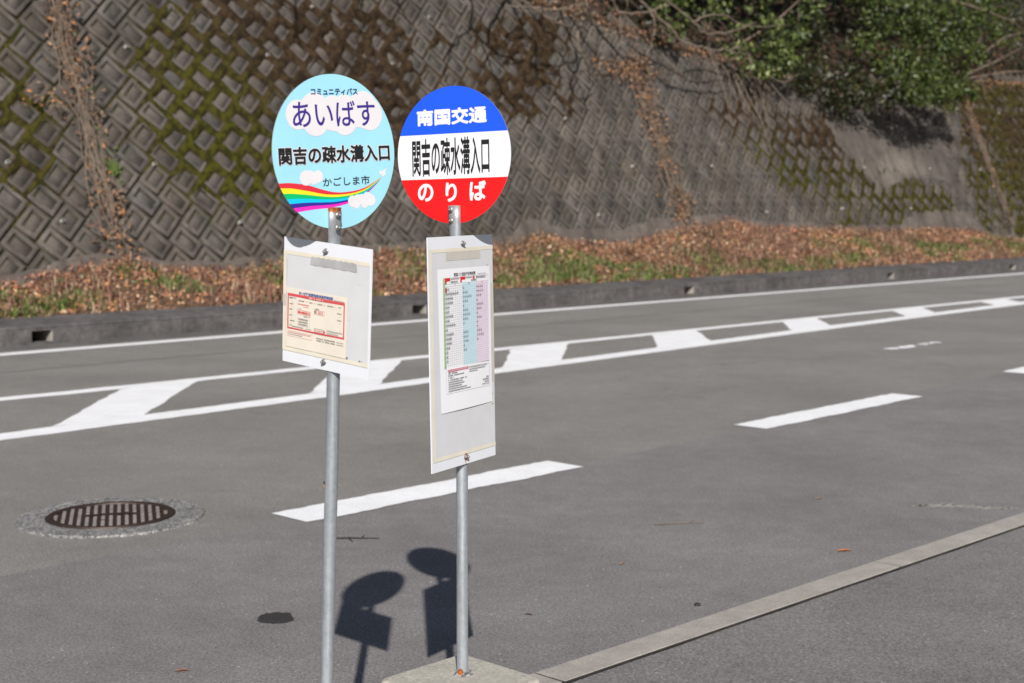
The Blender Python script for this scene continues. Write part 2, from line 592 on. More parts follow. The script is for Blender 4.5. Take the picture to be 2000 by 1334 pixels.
# far kerb with drain openings
mb = MB()
drains = [(1.9, 2.2), (9.08, 9.38), (15.76, 16.08), (23.1, 23.42), (31.17, 31.5), (37.8, 38.2), (45.0, 45.35)]
kf = lambda u, v, z: P(u, v, z)
zt, zo0, zo1 = .235, .030, .182
prev = -60.0
for d0, d1 in drains + [(200.0, 200.0)]:
    cuts = list(np.arange(prev, d0, 2.0)) + [d0]
    for a, b in zip(cuts[:-1], cuts[1:]):
        if b - a > .02:
            mb.box((a, 17.385, -.1), (b - .013 if b < d0 - .01 else b, 17.55, zt - .012 + .006 * math.sin(a)), M['kerb_far'], kf)
    if d1 > d0:
        mb.box((d0, 17.385, -.1), (d1, 17.55, zo0), M['kerb_far'], kf)
        mb.box((d0, 17.385, zo1), (d1, 17.55, zt - .012), M['kerb_far'], kf)
        mb.box((d1 - .012, 17.395, zo0 + .001), (d1 - .001, 17.949, zo1 - .001), M['kerb_near'], kf)  # paler liner colour makes this jamb look sunlit
        mb.box((d0 - .05, 17.95, -.1), (d1 + .05, 18.0, zo1 + .05), M['dark_hole'], kf)  # dark colour stands in for shade inside the drain
        mb.box((d0 - .05, 17.551, -.1), (d1 + .05, 17.95, zo0 - .01), M['dark_hole'], kf)
        mb.box((d0 - .05, 17.551, zo0), (d0 - .003, 17.95, zo1), M['kerb_far'], kf)
        mb.box((d1 + .003, 17.551, zo0), (d1 + .05, 17.95, zo1), M['kerb_near'], kf)
    prev = d1
# sloping concrete cap behind the face
us2 = np.arange(-60, 201, 1.0)
vs, fs = [], []
for i, u in enumerate(us2):
    w = .02 * math.sin(u * 1.7) + .012 * math.sin(u * 5.1)
    vs += [P(u, 17.375, zt - .010), P(u, 17.39, zt + .008), P(u, 18.05 + w, .315), P(u, 18.08 + w, .05)]
    if i:
        for q in range(3):
            fs.append((4 * i - 4 + q, 4 * i + q, 4 * i + q + 1, 4 * i - 3 + q))
mb.add(vs, fs, M['kerb_far'])
tag(mb.build("kerb"), kind='structure')

# ---------------------------------------------------------------- road markings
def ragged(mb, a0, a1, lo, hi, z, step=.05, amp=.012, ends=True):
    """A painted line from u=a0 to a1 between lo(u) and hi(u), its edges slightly worn."""
    n = max(2, int((a1 - a0) / step))
    vs, fs = [], []
    s = random.random() * 100
    for i in range(n + 1):
        u = a0 + (a1 - a0) * i / n
        e0 = amp * (2 * float(fbm(u * 2.3, s, 3)) - 1) + amp * .8 * (2 * float(vnoise(u * 16, s, 5)) - 1)
        e1 = amp * (2 * float(fbm(u * 2.3, s + 9, 3)) - 1) + amp * .8 * (2 * float(vnoise(u * 16, s + 9, 5)) - 1)
        du = 0
        vs += [P(u + du, float(lo(u)) + e0, z), P(u + du, float(hi(u)) + e1, z)]
        if i:
            fs.append((2 * i - 2, 2 * i, 2 * i + 1, 2 * i - 1))
    mb.add(vs, fs, M['paint'])

edge_c = ip([-60, 8, 12.5, 18, 24, 37, 120], [16.5, 16.52, 16.57, 16.68, 16.66, 16.6, 16.6])
mb = MB()
ragged(mb, -40, 90, lambda u: edge_c(u) - .13, lambda u: edge_c(u) + .13, .004, .12)
tag(mb.build("edge_line"), kind='structure')

up_c = ip([-30, 5, 7, 10, 13, 20, 27, 40, 90], [12.9, 12.75, 12.68, 12.66, 12.6, 12.47, 12.36, 12.1, 12.0])
lo_c = ip([-30, 4, 6, 8.3, 11, 14, 17.6, 22, 27, 40, 90], [9.6, 10.56, 10.66, 10.76, 10.95, 11.10, 11.28, 11.44, 11.6, 12.1, 12.0])
mb = MB()
ragged(mb, -30, 60, lambda u: up_c(u) - .115, lambda u: up_c(u) + .115, .004, .08)
ragged(mb, -30, 60, lambda u: lo_c(u) - .16, lambda u: lo_c(u) + .16, .004, .08)
bars = [((1.9, 2.8), (-.9, 0.0)), ((4.80, 5.68), (2.65, 3.50)), ((7.60, 8.50), (5.66, 6.50)), ((10.33, 11.30), (8.43, 9.30)), ((13.10, 14.20), (11.30, 12.27)),
        ((15.90, 16.93), (14.28, 15.45)), ((19.10, 20.07), (17.60, 18.72)), ((22.40, 23.48), (21.20, 22.22)), ((25.6, 26.7), (24.7, 25.8))]
for (a, b), (c, d) in bars:
    n = 14
    vs, fs = [], []
    for i in range(n + 1):
        t = i / n
        j0, j1 = (random.uniform(-.02, .02) for _ in range(2))
        lo_u, hi_u = (c + d) / 2, (a + b) / 2
        v = float(lo_c(lo_u)) * (1 - t) + float(up_c(hi_u)) * t
        v = min(max(v, float(lo_c(lo_u)) + .155), float(up_c(hi_u)) - .11)
        vs += [P(c + (a - c) * t + j0, v, .0042), P(d + (b - d) * t + j1, v, .0042)]
        if i:
            fs.append((2 * i - 2, 2 * i - 1, 2 * i + 1, 2 * i))
    mb.add(vs, fs, M['paint'])
tag(mb.build("hatched_median"), kind='structure')

mb = MB()
dl = ip([-60, 5, 8, 12, 16, 90], [6.46, 6.455, 6.465, 6.54, 6.66, 6.9])
dh = ip([-60, 5, 8, 12, 16, 90], [6.80, 6.79, 6.80, 6.86, 6.95, 7.2])
for k in range(-5, 8):
    a, a2 = {0: (5.03, 7.45), 1: (9.76, 12.46), 2: (14.94, 17.5)}.get(k, (5.03 + 4.9 * k, 7.49 + 4.9 * k))
    ragged(mb, a, a2, lambda u: dl(u) + .008 * math.sin(u * 9), lambda u: dh(u) + .016 * (2 * float(fbm(u * 3.1, 7.7, 221)) - 1) + .010 * (2 * float(vnoise(u * 22, 3.3, 223)) - 1), .006, .025, .009)
# crumbs of an older worn line further out
for k in range(70):
    t = random.random()
    if .45 < t < .6 and random.random() < .7:
        continue
    u, v = 16.35 + 1.25 * t, 9.06 + random.uniform(-.07, .05)
    r = random.uniform(.015, .05) * (1.3 if t < .4 else .8)
    pts = [P(u + r * 1.7 * math.cos(q) * random.uniform(.7, 1.2), v + r * math.sin(q) * random.uniform(.7, 1.2), .004 + k * 2e-5) for q in [i * math.pi / 4 for i in range(8)]]
    mb.poly(pts, M['paint'])
tag(mb.build("lane_dashes"), kind='structure')

mb = MB()
for k in range(9):
    u_, v_ = random.uniform(9, 14.5), random.uniform(7.4, 10.2)
    a_ = random.uniform(-.4, .4)
    pts = []
    for q in range(random.randint(8, 18)):
        pts.append((u_, v_))
        a_ += random.gauss(0, .45)
        a_ *= .85
        u_ += .06 * math.cos(a_); v_ += .05 * math.sin(a_)
    for (ua, va), (ub, vb) in zip(pts[:-1], pts[1:]):
        if random.random() < .72:
            w_ = random.uniform(.004, .011)
            mb.poly([P(ua, va - w_, .0016 + k * 1e-5), P(ub, vb - w_ * .8, .0016 + k * 1e-5), P(ub, vb + w_ * .8, .0016 + k * 1e-5), P(ua, va + w_, .0016 + k * 1e-5)], M['seam'])
tag(mb.build("road_cracks"), kind='structure')

# pale scuffs of dried mortar on the asphalt, an oil stain
def blot(mb, u, v, ru, rv, rot, m, z, n=40, rough=.25, seed=0):
    pts = []
    for i in range(n):
        a = 2 * math.pi * i / n
        r = 1 + rough * (2 * float(fbm(2 + 1.6 * math.cos(a), 2 + 1.6 * math.sin(a), seed)) - 1) * 2 + .06 * random.uniform(-1, 1)
        x, y = ru * r * math.cos(a), rv * r * math.sin(a)
        pts.append(P(u + x * math.cos(rot) - y * math.sin(rot), v + x * math.sin(rot) + y * math.cos(rot), z))
    mb.poly(pts, m)
mb = MB()
blot(mb, 3.745, 5.045, .088, .082, .3, M['oil'], .0012, 60, .16, 4)
tag(mb.build("oil_stain"), 'small black oil stain on the bus bay asphalt left of the sign shadows', 'stain')

def speck_mat():
    m, nt, b = mat("dried_mortar_scuff")
    b.inputs['Base Color'].default_value = (.285, .268, .245, 1)
    b.inputs['Roughness'].default_value = .95
    return m
M['scuff'] = speck_mat()
def scuff(name, pts, wid, count, label, z0):
    mb = MB()
    pts = [np.array(p) for p in pts]
    for k in range(count):
        t = random.random() * (len(pts) - 1)
        i = int(t); p = pts[i] * (1 - t + i) + pts[i + 1] * (t - i)
        fade = math.sin(math.pi * min(.98, max(.02, t / (len(pts) - 1)))) ** .5
        if random.random() > fade:
            continue
        d = random.gauss(0, wid * .4)
        r = random.uniform(.003, .011)
        q0 = random.random() * 6
        mb.poly([P(p[0] + random.gauss(0, wid * .4) + r * math.cos(q0 + q), p[1] + d + r * math.sin(q0 + q), z0 + k * 3e-7) for q in (0, 1.1, 2.2, 3.1, 4.3, 5.2)], M['scuff'])
    o = mb.build(name)
    return tag(o, label, 'scuff')
scuff("mortar_scuff", [(7.88, 4.18), (8.05, 3.97), (8.2, 3.70)], .07, 420, 'pale gritty mortar scuff on the asphalt beside the far end of the near kerb', .0012)
scuff("mortar_scuff", [(4.60, 2.90), (4.75, 2.885), (4.90, 2.86), (5.0, 2.87)], .035, 190, 'faint pale scuff on the footway asphalt below the near kerb', -.0095)

# ---------------------------------------------------------------- manhole
MC = (4.352, 7.445)
root = empty("manhole", P(MC[0], MC[1], 0), 'round rusty iron manhole with a pale gravelly concrete ring in the road', 'manhole')
mb = MB()
n = 72
vs, fs = [], []
for i in range(n):
    a = 2 * math.pi * i / n
    jr = .545 + .012 * (2 * float(vnoise(6 * math.cos(a) + 9, 6 * math.sin(a) + 9, 2)) - 1) + random.uniform(-.006, .006)
    for r, z in ((.372, .004), (.40, .009), (.53, .010 + random.uniform(0, .003)), (jr, -.002)):
        q = U * (r * math.cos(a)) + N * (r * math.sin(a))
        off = U * (-.02) + N * (-.035) if r > .45 else Vector((0, 0, 0))
        vs.append(q + off + Vector((0, 0, z)))
for i in range(n):
    j = (i + 1) % n
    for k in range(3):
        fs.append((4 * i + k, 4 * i + k + 1, 4 * j + k + 1, 4 * j + k))
mb.add(vs, fs, M['ring'])
mb.build("concrete_ring", root)
mb = MB()
mb.poly([U * (.372 * math.cos(2 * math.pi * i / 64)) + N * (.372 * math.sin(2 * math.pi * i / 64)) + Vector((0, 0, .002)) for i in range(64)], M['iron'])
# raised rim
vs, fs = [], []
for i in range(96):
    a = 2 * math.pi * i / 96
    for r, z in ((.322, .003), (.325, .011), (.362, .012), (.366, .003)):
        vs.append(U * (r * math.cos(a)) + N * (r * math.sin(a)) + Vector((0, 0, z)))
for i in range(96):
    j = (i + 1) % 96
    for k in range(3):
        fs.append((4 * i + k, 4 * j + k, 4 * j + k + 1, 4 * i + k + 1))
mb.add(vs, fs, M['iron'])
# pale sand packed rows of studs between dark bars
ax = Vector((math.sin(R(-15)), math.cos(R(-15)), 0)); bx = Vector((ax.y, -ax.x, 0))
for row in range(-7, 8):
    x = row * .0445
    L = math.sqrt(max(0, .318 ** 2 - x * x))
    y = -L
    while y < L:
        y2 = y + .019
        skip = (abs(x) < .16 and abs(y - .01) < .042) or random.random() < .07 or (abs(row) in (4, 6) and abs(math.sin(y * 17 + row)) < .16)
        if not skip and y2 < L:
            c = bx * x + ax * ((y + y2) / 2)
            hw = .0100
            mb.add([c + bx * sx * hw + ax * sy * .0088 + Vector((0, 0, z)) for z in (.003, .0075) for sx, sy in ((-1, -1), (1, -1), (1, 1), (-1, 1))],
                   [(4, 5, 6, 7), (0, 1, 5, 4), (1, 2, 6, 5), (2, 3, 7, 6), (3, 0, 4, 7)], M['worn_iron'])
        y += .0215
# worn emblem plate in the middle
for k in range(5):
    c = bx * ((k - 2) * .052) + ax * .01
    mb.add([c + bx * .018 * math.cos(q) + ax * .022 * math.sin(q) + Vector((0, 0, .0085)) for q in [i * math.pi / 4 for i in range(8)]], [tuple(range(8))], M['iron'])
mb.build("iron_cover", root)

# ---------------------------------------------------------------- text
_font = {}
def text_geo(s, bold=0.0):
    key = (s, bold)
    if key not in _font:
        cu = bpy.data.curves.new("lettering", 'FONT')
        cu.body = s
        cu.size = 1.0
        cu.offset = bold
        cu.resolution_u = 5
        o = bpy.data.objects.new("lettering", cu)
        SC.collection.objects.link(o)
        dg = bpy.context.evaluated_depsgraph_get()
        me = o.evaluated_get(dg).to_mesh()
        v = np.array([p.co[:2] for p in me.vertices])
        f = [tuple(p.vertices) for p in me.polygons]
        _font[key] = (v, f)
        o.evaluated_get(dg).to_mesh_clear()
        bpy.data.objects.remove(o)
        bpy.data.curves.remove(cu)
    return _font[key]

def put_text(mb, s, x0, x1, z0, z1, y, m, bold=0.0, skew=0.0, tilt=0.0):
    """Lay the text s into the box x0..x1, z0..z1 of a plate, facing -y."""
    v, f = text_geo(s, 0.0)
    bx_, bz_ = bold if isinstance(bold, tuple) else (bold, bold)
    a, b = v.min(0), v.max(0)
    q = (v - a) / (b - a)
    X = x0 + bx_ + q[:, 0] * (x1 - x0 - 2 * bx_)
    Z = z0 + bz_ + q[:, 1] * (z1 - z0 - 2 * bz_) + tilt * (q[:, 0] - .5)
    offs = [(0, 0)]
    if bx_ or bz_:
        offs += [(math.cos(k * math.pi / 6), math.sin(k * math.pi / 6)) for k in range(12)]
        if max(bx_, bz_) > .0013:
            offs += [(.5 * math.cos(k * math.pi / 3), .5 * math.sin(k * math.pi / 3)) for k in range(6)]
    for k, (ox, oz) in enumerate(offs):
        mb.add([(x + ox * bx_, y - k * 1.5e-5, z + oz * bz_) for x, z in zip(X, Z)], f, m)

def rect(mb, x0, x1, z0, z1, y, m):
    mb.add([(x0, y, z0), (x1, y, z0), (x1, y, z1), (x0, y, z1)], [(0, 1, 2, 3)], m)

def frame(mb, x0, x1, z0, z1, w, y, m, wt=None):
    wt = w if wt is None else wt
    rect(mb, x0, x1, z1 - wt, z1, y, m); rect(mb, x0, x1, z0, z0 + w, y, m)
    rect(mb, x0, x0 + w, z0 + w, z1 - wt, y, m); rect(mb, x1 - w, x1, z0 + w, z1 - wt, y, m)

def basis(yaw, pit, rol):
    return (Matrix.Rotation(R(yaw), 3, 'Z') @ Matrix.Rotation(R(pit), 3, 'X') @ Matrix.Rotation(R(rol), 3, 'Y'))

def place(o, root, loc, B):
    o.parent = root
    M4 = B.to_4x4()
    M4.translation = Vector(loc) - root.location
    o.matrix_basis = M4
    return o

def disc_mesh(r, t, bands, edge):
    """Round sheet facing -y; bands = list of (z0, z1, material)."""
    mb = MB()
    n = 128
    ring = [(r * math.cos(2 * math.pi * i / n), r * math.sin(2 * math.pi * i / n)) for i in range(n)]
    mb.add([(x, 0, z) for x, z in ring] + [(x, t, z) for x, z in ring], [(i, n + i, n + (i + 1) % n, (i + 1) % n) for i in range(n)] + [tuple(range(2 * n - 1, n - 1, -1))], edge, False)
    for z0, z1, m in bands:
        za, zb = max(-r, z0), min(r, z1)
        L, Rr = [], []
        for i in range(49):
            z = za + (zb - za) * (1 - math.cos(math.pi * i / 48)) / 2
            x = math.sqrt(max(0, r * r - z * z))
            L.append((-x, 0, z)); Rr.append((x, 0, z))
        mb.poly(Rr + L[::-1], m)
    return mb

def hexbolt(mb, c, ax, r, h, m, washer=None):
    ax = Vector(ax).normalized()
    a = ax.cross(Vector((0, 0, 1))).normalized(); b = ax.cross(a)
    c = Vector(c)
    if washer:
        mb.tube([c, c + ax * .0015], washer, m, 20)
    vs = [c + ax * q + (a * math.cos(k * math.pi / 3 + .3) + b * math.sin(k * math.pi / 3 + .3)) * r for q in (.001, h) for k in range(6)]
    mb.add(vs, [(k, (k + 1) % 6, 6 + (k + 1) % 6, 6 + k) for k in range(6)] + [tuple(range(6, 12))], m)
    mb.tube([c + ax * h, c + ax * (h + .004)], r * .55, m, 10)

def star_outline(circs, c, n=140):
    pts = []
    for i in range(n):
        a = 2 * math.pi * i / n
        d = np.array([math.cos(a), math.sin(a)])
        best = 0
        for (x, z, r) in circs:
            o = np.array(c) - np.array([x, z])
            bq = o @ d; cc = o @ o - r * r
            D = bq * bq - cc
            if D >= 0:
                best = max(best, -bq + math.sqrt(D))
        pts.append((c[0] + best * d[0], c[1] + best * d[1]))
    return pts

def catmull(p, n=8):
    p = np.array(p, float)
    q = np.vstack([2 * p[0] - p[1], p, 2 * p[-1] - p[-2]])
    out = []
    for i in range(1, len(q) - 2):
        for t in np.arange(n) / n:
            a, b, c, d = q[i - 1:i + 3]
            out.append(.5 * ((2 * b) + (c - a) * t + (2 * a - 5 * b + 4 * c - d) * t * t + (3 * b - a - 3 * c + d) * t ** 3))
    out.append(p[-1])
    return np.array(out)

mm = .001
# ======================================================================= left sign (community bus)
LBASE = Vector((-.497, 3.690, 0))
sign1 = empty("bus_stop_sign", LBASE, 'bus stop pole with a sky blue round rainbow plate over a square white notice board', 'bus stop sign', 'bus stop signs')

def concrete_base(root, w, h, loc, rz, name="concrete_base"):
    bm = bmesh.new()
    bmesh.ops.create_cube(bm, size=1)
    for v in bm.verts:
        top = v.co.z > 0
        s = w / 2 * (1.0 if top else 1.04)
        v.co = Vector((math.copysign(s, v.co.x), math.copysign(s, v.co.y), h if top else 0))
    bmesh.ops.bevel(bm, geom=[e for e in bm.edges if abs(e.verts[0].co.z - e.verts[1].co.z) > .1], offset=.035, segments=5, affect='EDGES', profile=.5)
    bmesh.ops.bevel(bm, geom=[e for e in bm.edges if min(e.verts[0].co.z, e.verts[1].co.z) > h - .001], offset=.014, segments=4, affect='EDGES', profile=.5)
    me = bpy.data.meshes.new(name); bm.to_mesh(me); bm.free()
    for p in me.polygons:
        p.use_smooth = False
    me.materials.append(M['base'])
    o = link(bpy.data.objects.new(name, me), root)
    o.location = Vector(loc) - root.location
    o.rotation_euler = (0, 0, rz)
    return o

def pole(root, pts, r, m, flat=None):
    """Round pipe; flat = (z_start, disc x direction, half width, half thickness) squeezes the top end."""
    mb = MB()
    n = 24
    vs, fs = [], []
    P0 = [Vector(p) for p in pts]
    for i, p in enumerate(P0):
        for k in range(n):
            a = 2 * math.pi * k / n
            if flat and p.z >= flat[0]:
                dx = Vector(flat[1]); dy = Vector((-dx.y, dx.x, 0))
                s = min(1, (p.z - flat[0]) / .04)
                q = p + dx * math.cos(a) * (r + (flat[2] - r) * s) + dy * math.sin(a) * (r + (flat[3] - r) * s)
            else:
                if flat:
                    dx = Vector(flat[1]); dy = Vector((-dx.y, dx.x, 0))
                else:
                    dx, dy = Vector((1, 0, 0)), Vector((0, 1, 0))
                q = p + (dx * math.cos(a) + dy * math.sin(a)) * r
            vs.append(q - root.location)
    for i in range(len(P0) - 1):
        for k in range(n):
            k2 = (k + 1) % n
            fs.append((i * n + k, i * n + k2, (i + 1) * n + k2, (i + 1) * n + k))
    fs.append(tuple(range((len(P0) - 1) * n, len(P0) * n)))
    mb.add(vs, fs, m, True)
    o = mb.build("pole", root)
    o.data.polygons[len(o.data.polygons) - 1].use_smooth = False
    return o

concrete_base(sign1, .33, .43, (-.497, 3.69, 0), R(44))
Bd = basis(44.839, -.341, -3.253)
dxv = Bd @ Vector((1, 0, 0))
pole(sign1, [(-.4955, 3.690, .40), (-.4909, 3.691, .56), (-.4712, 3.703, 1.155), (-.4650, 3.709, 1.39), (-.4610, 3.704, 1.50), (-.4562, 3.688, 1.70), (-.4545, 3.680, 1.735), (-.4522, 3.668, 1.775), (-.4512, 3.664, 1.8135)],
     .0173, M['galv_left'], (1.70, (dxv.x, dxv.y, 0), .0195, .0105))
LD = (-.4542 * .990, 3.7177 * .990, 1.82 + .1357 * .990)
rd = .1973 * .99
mb = disc_mesh(rd, .0022, [(-1, 1, M['sky_blue'])], M['alu'])
d = place(mb.build("sign_disc"), sign1, LD, Bd)
def child(mb, name, parent):
    return mb.build(name, parent)
e = .00022
# clouds
for cs, c in (([(-110, 95, 37.5), (-58, 104, 46), (0, 97, 45), (38, 104, 40), (100, 110, 43), (118, 93, 42), (85, 92, 32), (-57, 84, 43.5), (35, 84, 43)], (0, 95)),
              ([(-98, -62, 19), (-84, -58, 14), (-60, -60, 15.5), (-97, -68, 12), (-74, -66, 14)], (-84, -63)),
              ([(46, -128, 15), (63, -124, 13), (76, -124, 13), (95, -122, 15.5), (106, -128, 15.5), (85, -136, 12), (58, -136, 12)], (78, -128))):
    mb = MB()
    mb.poly([(x * mm, -e * 2.2, z * mm) for x, z in star_outline(cs, c)], M['cloud'])
    child(mb, "cloud", d)
# rainbow
E_ = [[(-188.7, -72.0), (-144.3, -72.8), (-93.7, -80.5), (-46.5, -94.0), (-2.2, -102.7), (47.8, -102.0), (90.7, -94.2), (130.6, -77.8), (146.4, -70.1)],
      [(-185.1, -84.1), (-145.3, -86.0), (-94.8, -94.9), (-47.3, -104.6), (-2.7, -108.6), (47.4, -106.9), (90.4, -98.1), (130.5, -79.4), (146.4, -70.15)],
      [(-179.3, -98.5), (-146.3, -98.6), (-95.5, -104.4), (-47.8, -110.8), (-3.1, -114.1), (47.1, -111.1), (90.2, -101.4), (130.4, -81.1), (146.4, -70.2)],
      [(-170.7, -111.6), (-135.6, -111.9), (-96.3, -114.0), (-48.4, -118.2), (-3.4, -119.5), (46.8, -115.6), (90.0, -104.7), (130.3, -82.8), (146.4, -70.25)],
      [(-162.0, -124.7), (-124.8, -123.6), (-89.1, -124.0), (-49.0, -125.6), (-4.1, -126.1), (46.3, -120.6), (89.6, -108.0), (130.1, -84.2), (146.4, -70.3)],
      [(-152.4, -136.3), (-113.7, -133.8), (-77.8, -132.6), (-41.4, -133.1), (-4.4, -131.9), (46.0, -124.9), (89.5, -111.0), (130.1, -85.4), (146.4, -70.35)],
      [(-141.6, -147.1), (-106.6, -143.8), (-70.4, -141.8), (-37.9, -140.8), (-4.9, -138.4), (45.8, -129.5), (89.3, -114.0), (130.0, -86.6), (146.4, -70.4)]]
E_ = [catmull(q, 8) for q in E_]
def inr(p, r=.1966 / mm):
    l = math.hypot(*p)
    return p if l <= r else (p[0] * r / l, p[1] * r / l)
mb = MB()
for k, key in enumerate(('r_red', 'r_yel', 'r_grn', 'r_cya', 'r_ind', 'r_mag')):
    vs, fs = [], []
    for i, (a, b) in enumerate(zip(E_[k], E_[k + 1])):
        a, b = inr(a), inr(b)
        vs += [(a[0] * mm, -e, a[1] * mm), (b[0] * mm, -e, b[1] * mm)]
        if i:
            fs.append((2 * i - 2, 2 * i - 1, 2 * i + 1, 2 * i))
    mb.add(vs, fs, M[key])
child(mb, "rainbow", d)
mb = MB()
bird = [(170.0, -46.0), (163, -52), (160.4, -57.4), (160.8, -63), (159, -67.0), (152, -68.5), (145.5, -69.5), (150.0, -63.9), (144, -63.6), (137.3, -62.0), (142, -58.5), (141.1, -53.2), (148, -54.5), (154.2, -53.1), (160, -50)]
mb.poly([(x * mm, -e * 2, z * mm) for x, z in bird[::-1]], M['cloud'])
child(mb, "bird_emblem", d)
for t_, x0_, x1_, z0_, z1_, y_, m_, b_ in (("コミュニティバス", -.067, .083, .1425, .1600, -e * 3.2, 'navy', .0006), ("あいばす", -.1275, .1365, .0635, .1285, -e * 3.2, 'violet', .0007),
                                          ("関吉の疎水溝入口", -.1792, .1802, -.0304, .0174, -e * 2.8, 'cloud', .0036), ("関吉の疎水溝入口", -.1778, .1788, -.0290, .0160, -e * 4.0, 'black', .0017),
                                          ("かごしま市", -.046, .106, -.0866, -.0640, -e * 3.2, 'black', .0003)):
    if m_ != 'black' or t_ != "関吉の疎水溝入口":
        mb = MB()
    put_text(mb, t_, x0_, x1_, z0_, z1_, y_, M[m_], b_)
    if m_ != 'cloud':
        child(mb, "lettering", d)

def bolts_on_pole(root, pts, ax, r=.0052, h=.005):
    for p in pts:
        mb = MB()
        hexbolt(mb, Vector(p) - root.location, ax, r, h, M['steel'], r * 1.5)
        mb.build("bolt", root)
fr = Bd @ Vector((0, -1, 0))
c0 = Vector((-.4510, 3.665, 0)) + Vector((fr.x, fr.y, 0)).normalized() * .0125
bolts_on_pole(sign1, [c0 + Vector((0.001, 0, 1.794)), c0 + Vector((0, 0, 1.762))], (fr.x, fr.y, 0))

mb = MB()
hq = Vector((-.4772 - .0120, 3.700 - .0128, 1.098)) - LBASE
hx = Vector((-.68, -.73, 0)).normalized(); hy = Vector((hx.y, -hx.x, 0))
mb.poly([hq + hx * .001 + hy * .0032 * math.cos(k) + Vector((0, 0, .0045 * math.sin(k))) for k in [i * math.pi / 6 for i in range(12)]], M['dark_hole'])
mb.poly([hq + hx * .0007 + hy * .0022 * math.cos(k) + Vector((0, 0, -.007 + .006 * math.sin(k))) for k in [i * math.pi / 6 for i in range(12)]], M['rust_stain'])
mb.build('bolt_hole', sign1)
# notice board of the left sign
Bb = basis(-39.465, 2.138, 4.962)
LB = (-.4786 * 1.0025, 3.6776 * 1.0025, 1.82 - .2616 * 1.0025)
mb = MB()
mb.box((-.1624, 0, -.1661), (.1624, .003, .1661), M['plate'])
b1 = place(mb.build("notice_board"), sign1, LB, Bb)
mb = MB()
rect(mb, -.1600, .1560, -.1300, .1270, -.0007, M['pocket'])
for q in range(60):
    t = q / 60
    for (xa, za, xb, zb2) in ((-.1492, .118, -.1492, -.118), (-.1492, -.1235, .150, -.1235)):
        if float(vnoise(t * 14, xa * 50 + zb2 * 9, 211)) > .38:
            x_, z_ = xa + (xb - xa) * t, za + (zb2 - za) * t
            l_ = (abs(xb - xa) + abs(zb2 - za)) / 60
            rect(mb, x_, x_ + (l_ if xa != xb else .0006), z_ - (l_ if xa == xb else .0006), z_, -.0016 - q * 1e-6, M['grime'])
for x_, z_, r_ in ((.083, -.1205, .0042), (.128, -.1225, .0030), (.136, -.1220, .0020), (.124, .072, .0013), (.083, .020, .0011), (.088, -.022, .0014)):
    mb.poly([(x_ + r_ * random.uniform(.6, 1.3) * math.cos(k), -.0018, z_ + r_ * random.uniform(.4, .9) * math.sin(k)) for k in (0, .9, 1.8, 2.7, 3.6, 4.5, 5.4)], M['grime'])
child(mb, "clear_pocket", b1)
mb = MB()
y = -.0014
rect(mb, -.1622, .1560, .1218, .1322, y, M['tape'])
rect(mb, -.1622, .1578, -.1352, -.1250, y, M['tape'])
rect(mb, -.1622, -.1510, .0155, .1218, y, M['tape'])
rect(mb, -.1622, -.1510, -.1250, -.0165, y, M['tape'])
rect(mb, -.1618, -.1515, -.0165, .0155, y - .0002, M['clear_tape'])
child(mb, "yellowed_tape", b1)
mb = MB()
top = [(-.0555 + .1645 * i / 24, .1250 + .0012 * math.sin(i * 2.1)) for i in range(25)]
bot = [(-.0605 + .1730 * i / 24, .1030 + .0011 * math.sin(i * 1.3 + 1)) for i in range(25)]
mb.poly([(x, -.0018, z) for x, z in bot] + [(x, -.0018, z) for x, z in top[::-1]], M['grey_tape'])
child(mb, "grey_tape", b1)

def fake_line(mb, x0, x1, z, h, y, m, cell=None, gap=.25, dens=1.0):
    """A row of unreadably small print: little strokes in character cells."""
    cell = cell or h
    x = x0
    k = 0
    while x + cell * (1 - gap) <= x1:
        if random.random() < dens:
            w = cell * (1 - gap)
            t = h * .20
            for q in range(3):
                zz = z + h * (.08 + .34 * q) + random.uniform(-.05, .05) * h
                rect(mb, x + random.uniform(0, .15) * w, x + w * random.uniform(.8, 1), zz, zz + t, y - 1e-6 * k, m)
            rect(mb, x + w * random.uniform(.25, .5), x + w * random.uniform(.55, .7), z, z + h, y - .00004, m)
        x += cell
        k += 1

mb = MB()
px0, px1, pz0, pz1 = -.1490, .0800, -.1236, .0350
vs, fs = [], []
nx = 20
for j in range(2):
    for i in range(nx + 1):
        x = px0 + (px1 - px0) * i / nx
        vs.append((x + (.0015 * j), -.0022 - .0006 * math.sin(i * .45), (pz0, pz1)[j]))
for i in range(nx):
    fs.append((i, i + 1, nx + 2 + i, nx + 1 + i))
mb.add(vs, fs, M['paper_old'], True)
y = -.0033
frame(mb, -.1425, .0730, -.0748, .0200, .0042, y, M['p_red'], .0072)
put_text(mb, "あいばす(吉野地域)停留所時刻表", -.0990, .0297, .0195, .0292, y - .0001, M['p_blue'], .0003)
fake_line(mb, .032, .072, .0205, .0022, y - .0001, M['p_grey'])
fake_line(mb, -.060, -.006, .0138, .0045, y - .0002, M['paper_old'], dens=.8)
